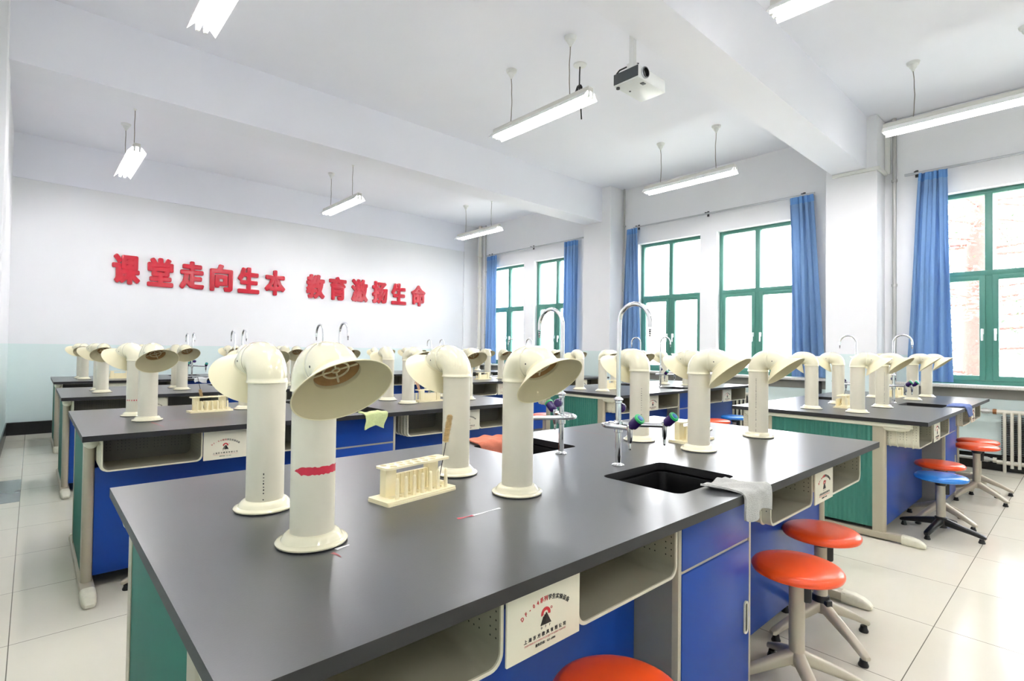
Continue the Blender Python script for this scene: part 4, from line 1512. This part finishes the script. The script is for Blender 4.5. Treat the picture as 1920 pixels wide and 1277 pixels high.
# ------------------------------------------------------------------ stools
def stool(x, y, z, seat_m, leg_m, rz, label, hub=0.10, rad=0.235, col_top=None):
    o = empty('lab_stool', label, 'stool', (x, y, 0), rz, 'round lab stools')
    R = 0.148
    part(o, 'seat', MB().lathe([(0.0, z), (0.08, z - 0.0005), (0.125, z - 0.003), (0.140, z - 0.009), (R - 0.001, z - 0.018), (R, z - 0.024), (R - 0.004, z - 0.033), (0.128, z - 0.040), (0.07, z - 0.042), (0.0, z - 0.042)], 48).mesh('seat', seat_m))
    part(o, 'column', MB().lathe([(0.0, hub - 0.03), (0.0255, hub - 0.03), (0.0255, z - 0.060), (0.0, z - 0.060)], 28).mesh('column', M_STOOLM))
    part(o, 'seat_clamp', MB().lathe([(0.0, z - 0.075), (0.028, z - 0.075), (0.040, z - 0.05), (0.042, z - 0.0415), (0.0, z - 0.0415)], 24).box(0.01, 0.045, -0.017, 0.017, z - 0.135, z - 0.05, 0.008, mtx=Matrix.Rotation(math.radians(-58) - rz, 4, 'Z')).mesh('seat_clamp', M_BLACKPL))
    for k in range(4):
        a = PI / 2 * k + PI / 4
        d = Vector((math.cos(a), math.sin(a), 0))
        lps = []
        for t, w, h_, zz in ((0.012, 0.021, 0.050, hub), (0.08, 0.020, 0.042, hub - (hub - 0.040) * 0.30), (0.16, 0.0185, 0.032, hub - (hub - 0.040) * 0.66), (rad - 0.012, 0.017, 0.024, 0.040), (rad, 0.011, 0.014, 0.037)):
            side = Vector((-d.y, d.x, 0))
            lps.append([tuple(d * t + side * q[0] + Vector((0, 0, zz + q[1]))) for q in rrect(-w, w, -h_ / 2, h_ / 2, min(w, h_ / 2) * 0.7, 3)])
        lg = part(o, 'leg', MB().loft(lps, 0, True, True).mesh('leg', leg_m))
        f = d * (rad - 0.022)
        part(lg, 'foot', MB().lathe([(0.0, 0.0), (0.017, 0.0), (0.0185, 0.006), (0.014, 0.016), (0.0125, 0.026), (0.0, 0.026)], 18, (f.x, f.y, 0)).mesh('foot', M_BLACKPL))
    if hub and leg_m is M_BLACKPL:
        part(o, 'hub', MB().lathe([(0.0255, hub - 0.04), (0.034, hub - 0.04), (0.034, hub + 0.026), (0.0255, hub + 0.03)], 24).mesh('hub', M_BLACKPL))
    return o


stool(2.02, 0.712, 0.452, M_SEATR, M_STOOLM, math.radians(-2), 'orange-red round stool pulled out beside the cabinet of the foreground bench', 0.125)
s2 = stool(2.485, 0.782, 0.455, M_SEATR, M_STOOLM, math.radians(14), 'orange-red round stool tucked under the window end of the foreground bench', 0.135)
part(s2, 'height_collar', MB().lathe([(0.0255, 0.15), (0.034, 0.152), (0.033, 0.172), (0.030, 0.176), (0.0255, 0.177)], 24).box(0.0, 0.045, -0.016, 0.016, 0.105, 0.165, 0.006, mtx=Matrix.Rotation(math.radians(-128), 4, 'Z')).mesh('height_collar', M_BLACKPL))
stool(0.965, 0.705, 0.455, M_SEATR, M_STOOLM, math.radians(20), 'orange-red round stool at the bottom of the view, under the name plate', 0.125)
stool(4.52, 0.697, 0.396, M_SEATB, M_BLACKPL, math.radians(35), 'bright blue round stool with black legs at the nearest window-side bench', 0.085)
stool(4.85, 0.755, 0.424, M_SEATR, M_STOOLM, math.radians(20), 'orange-red round stool just behind the bright blue black-legged stool', 0.125)
stool(5.83, 0.665, 0.455, M_SEATR, M_STOOLM, math.radians(15), 'orange-red round stool in front of the two by the radiator', 0.125)
stool(6.20, 0.700, 0.452, M_SEATR, M_STOOLM, math.radians(40), 'orange-red round stool nearest the radiator', 0.125)
stool(5.50, 2.76, 0.465, M_SEATR, M_STOOLM, math.radians(10), 'orange-red round stool at the second window-side bench', 0.125)
stool(6.02, 2.80, 0.465, M_SEATB, M_STOOLM, math.radians(30), 'blue round stool at the second window-side bench', 0.125)
stool(4.43, 4.30, 0.455, M_SEATR, M_STOOLM, math.radians(10), 'orange-red round stool behind the second window-side bench', 0.125)
stool(4.70, 7.40, 0.455, M_SEATR, M_STOOLM, math.radians(10), 'orange-red round stool at the rearmost window-side bench', 0.125)
stool(0.565, 3.10, 0.45, M_SEATR, M_STOOLM, math.radians(115), 'stool under the second wall-side bench, one beige leg and black foot showing', 0.125)

# ------------------------------------------------------------------ outside the windows
struct('ground', MB().box(XR + 0.3, 60, -40, 60, -0.35, -0.25).mesh('ground', M_GROUND, False))
tr = empty('pine_tree', 'pale sunlit tree with reddish trunk outside the nearest window', 'tree', (11.2, 1.22, -0.25))
tk = []
for k in range(14):
    tk.append((0.03 * math.sin(k * 0.8), 0.04 * math.sin(k * 0.55), 0.5 * k))
part(tr, 'trunk', MB().tube(tk, [0.24 - 0.009 * k for k in range(14)], 18).mesh('trunk', M_BARK))
rnd = random.Random(11)
lf = MB()
br = MB()
for k in range(60):
    a = rnd.uniform(0, 2 * PI)
    z = rnd.uniform(0.8, 6.6)
    L = rnd.uniform(1.2, 2.9)
    d = Vector((math.cos(a), math.sin(a), 0))
    p0 = Vector((0, 0, z))
    p1 = p0 + d * L * 0.5 + Vector((0, 0, 0.05))
    p2 = p0 + d * L + Vector((0, 0, -0.25))
    br.tube([tuple(p0), tuple(p1), tuple(p2)], [0.022, 0.013, 0.005], 6)
    for q in range(230):
        t = rnd.uniform(0.25, 1.05)
        c0 = p0.lerp(p2, t) + Vector((rnd.gauss(0, 0.24), rnd.gauss(0, 0.24), rnd.gauss(-0.08, 0.22)))
        u = Vector((rnd.gauss(0, 1), rnd.gauss(0, 1), rnd.gauss(0, 0.6))).normalized()
        v = u.orthogonal().normalized()
        s = rnd.uniform(0.03, 0.065)
        lf.poly([tuple(c0 - u * s), tuple(c0 - v * s * 0.35), tuple(c0 + u * s), tuple(c0 + v * s * 0.35)])
part(tr, 'branches', br.mesh('branches', M_BARK))
fo = part(tr, 'foliage', lf.mesh('foliage', M_LEAF, False, weld=False))
fo['kind'] = 'stuff'
fe = empty('railing', 'thin pale metal railing seen outside the middle window', 'railing', (10.2, 3.4, -0.25))
for k in range(9):
    part(fe, 'bar', MB().tube([(0, -1.0 + k * 0.27, 0), (0, -1.0 + k * 0.27, 1.62)], 0.009, 8).mesh('bar', M_FENCE))
part(fe, 'rail', MB().tube([(0, -1.1, 0.5), (0, 1.3, 0.5)], 0.012, 8).mesh('rail', M_FENCE))
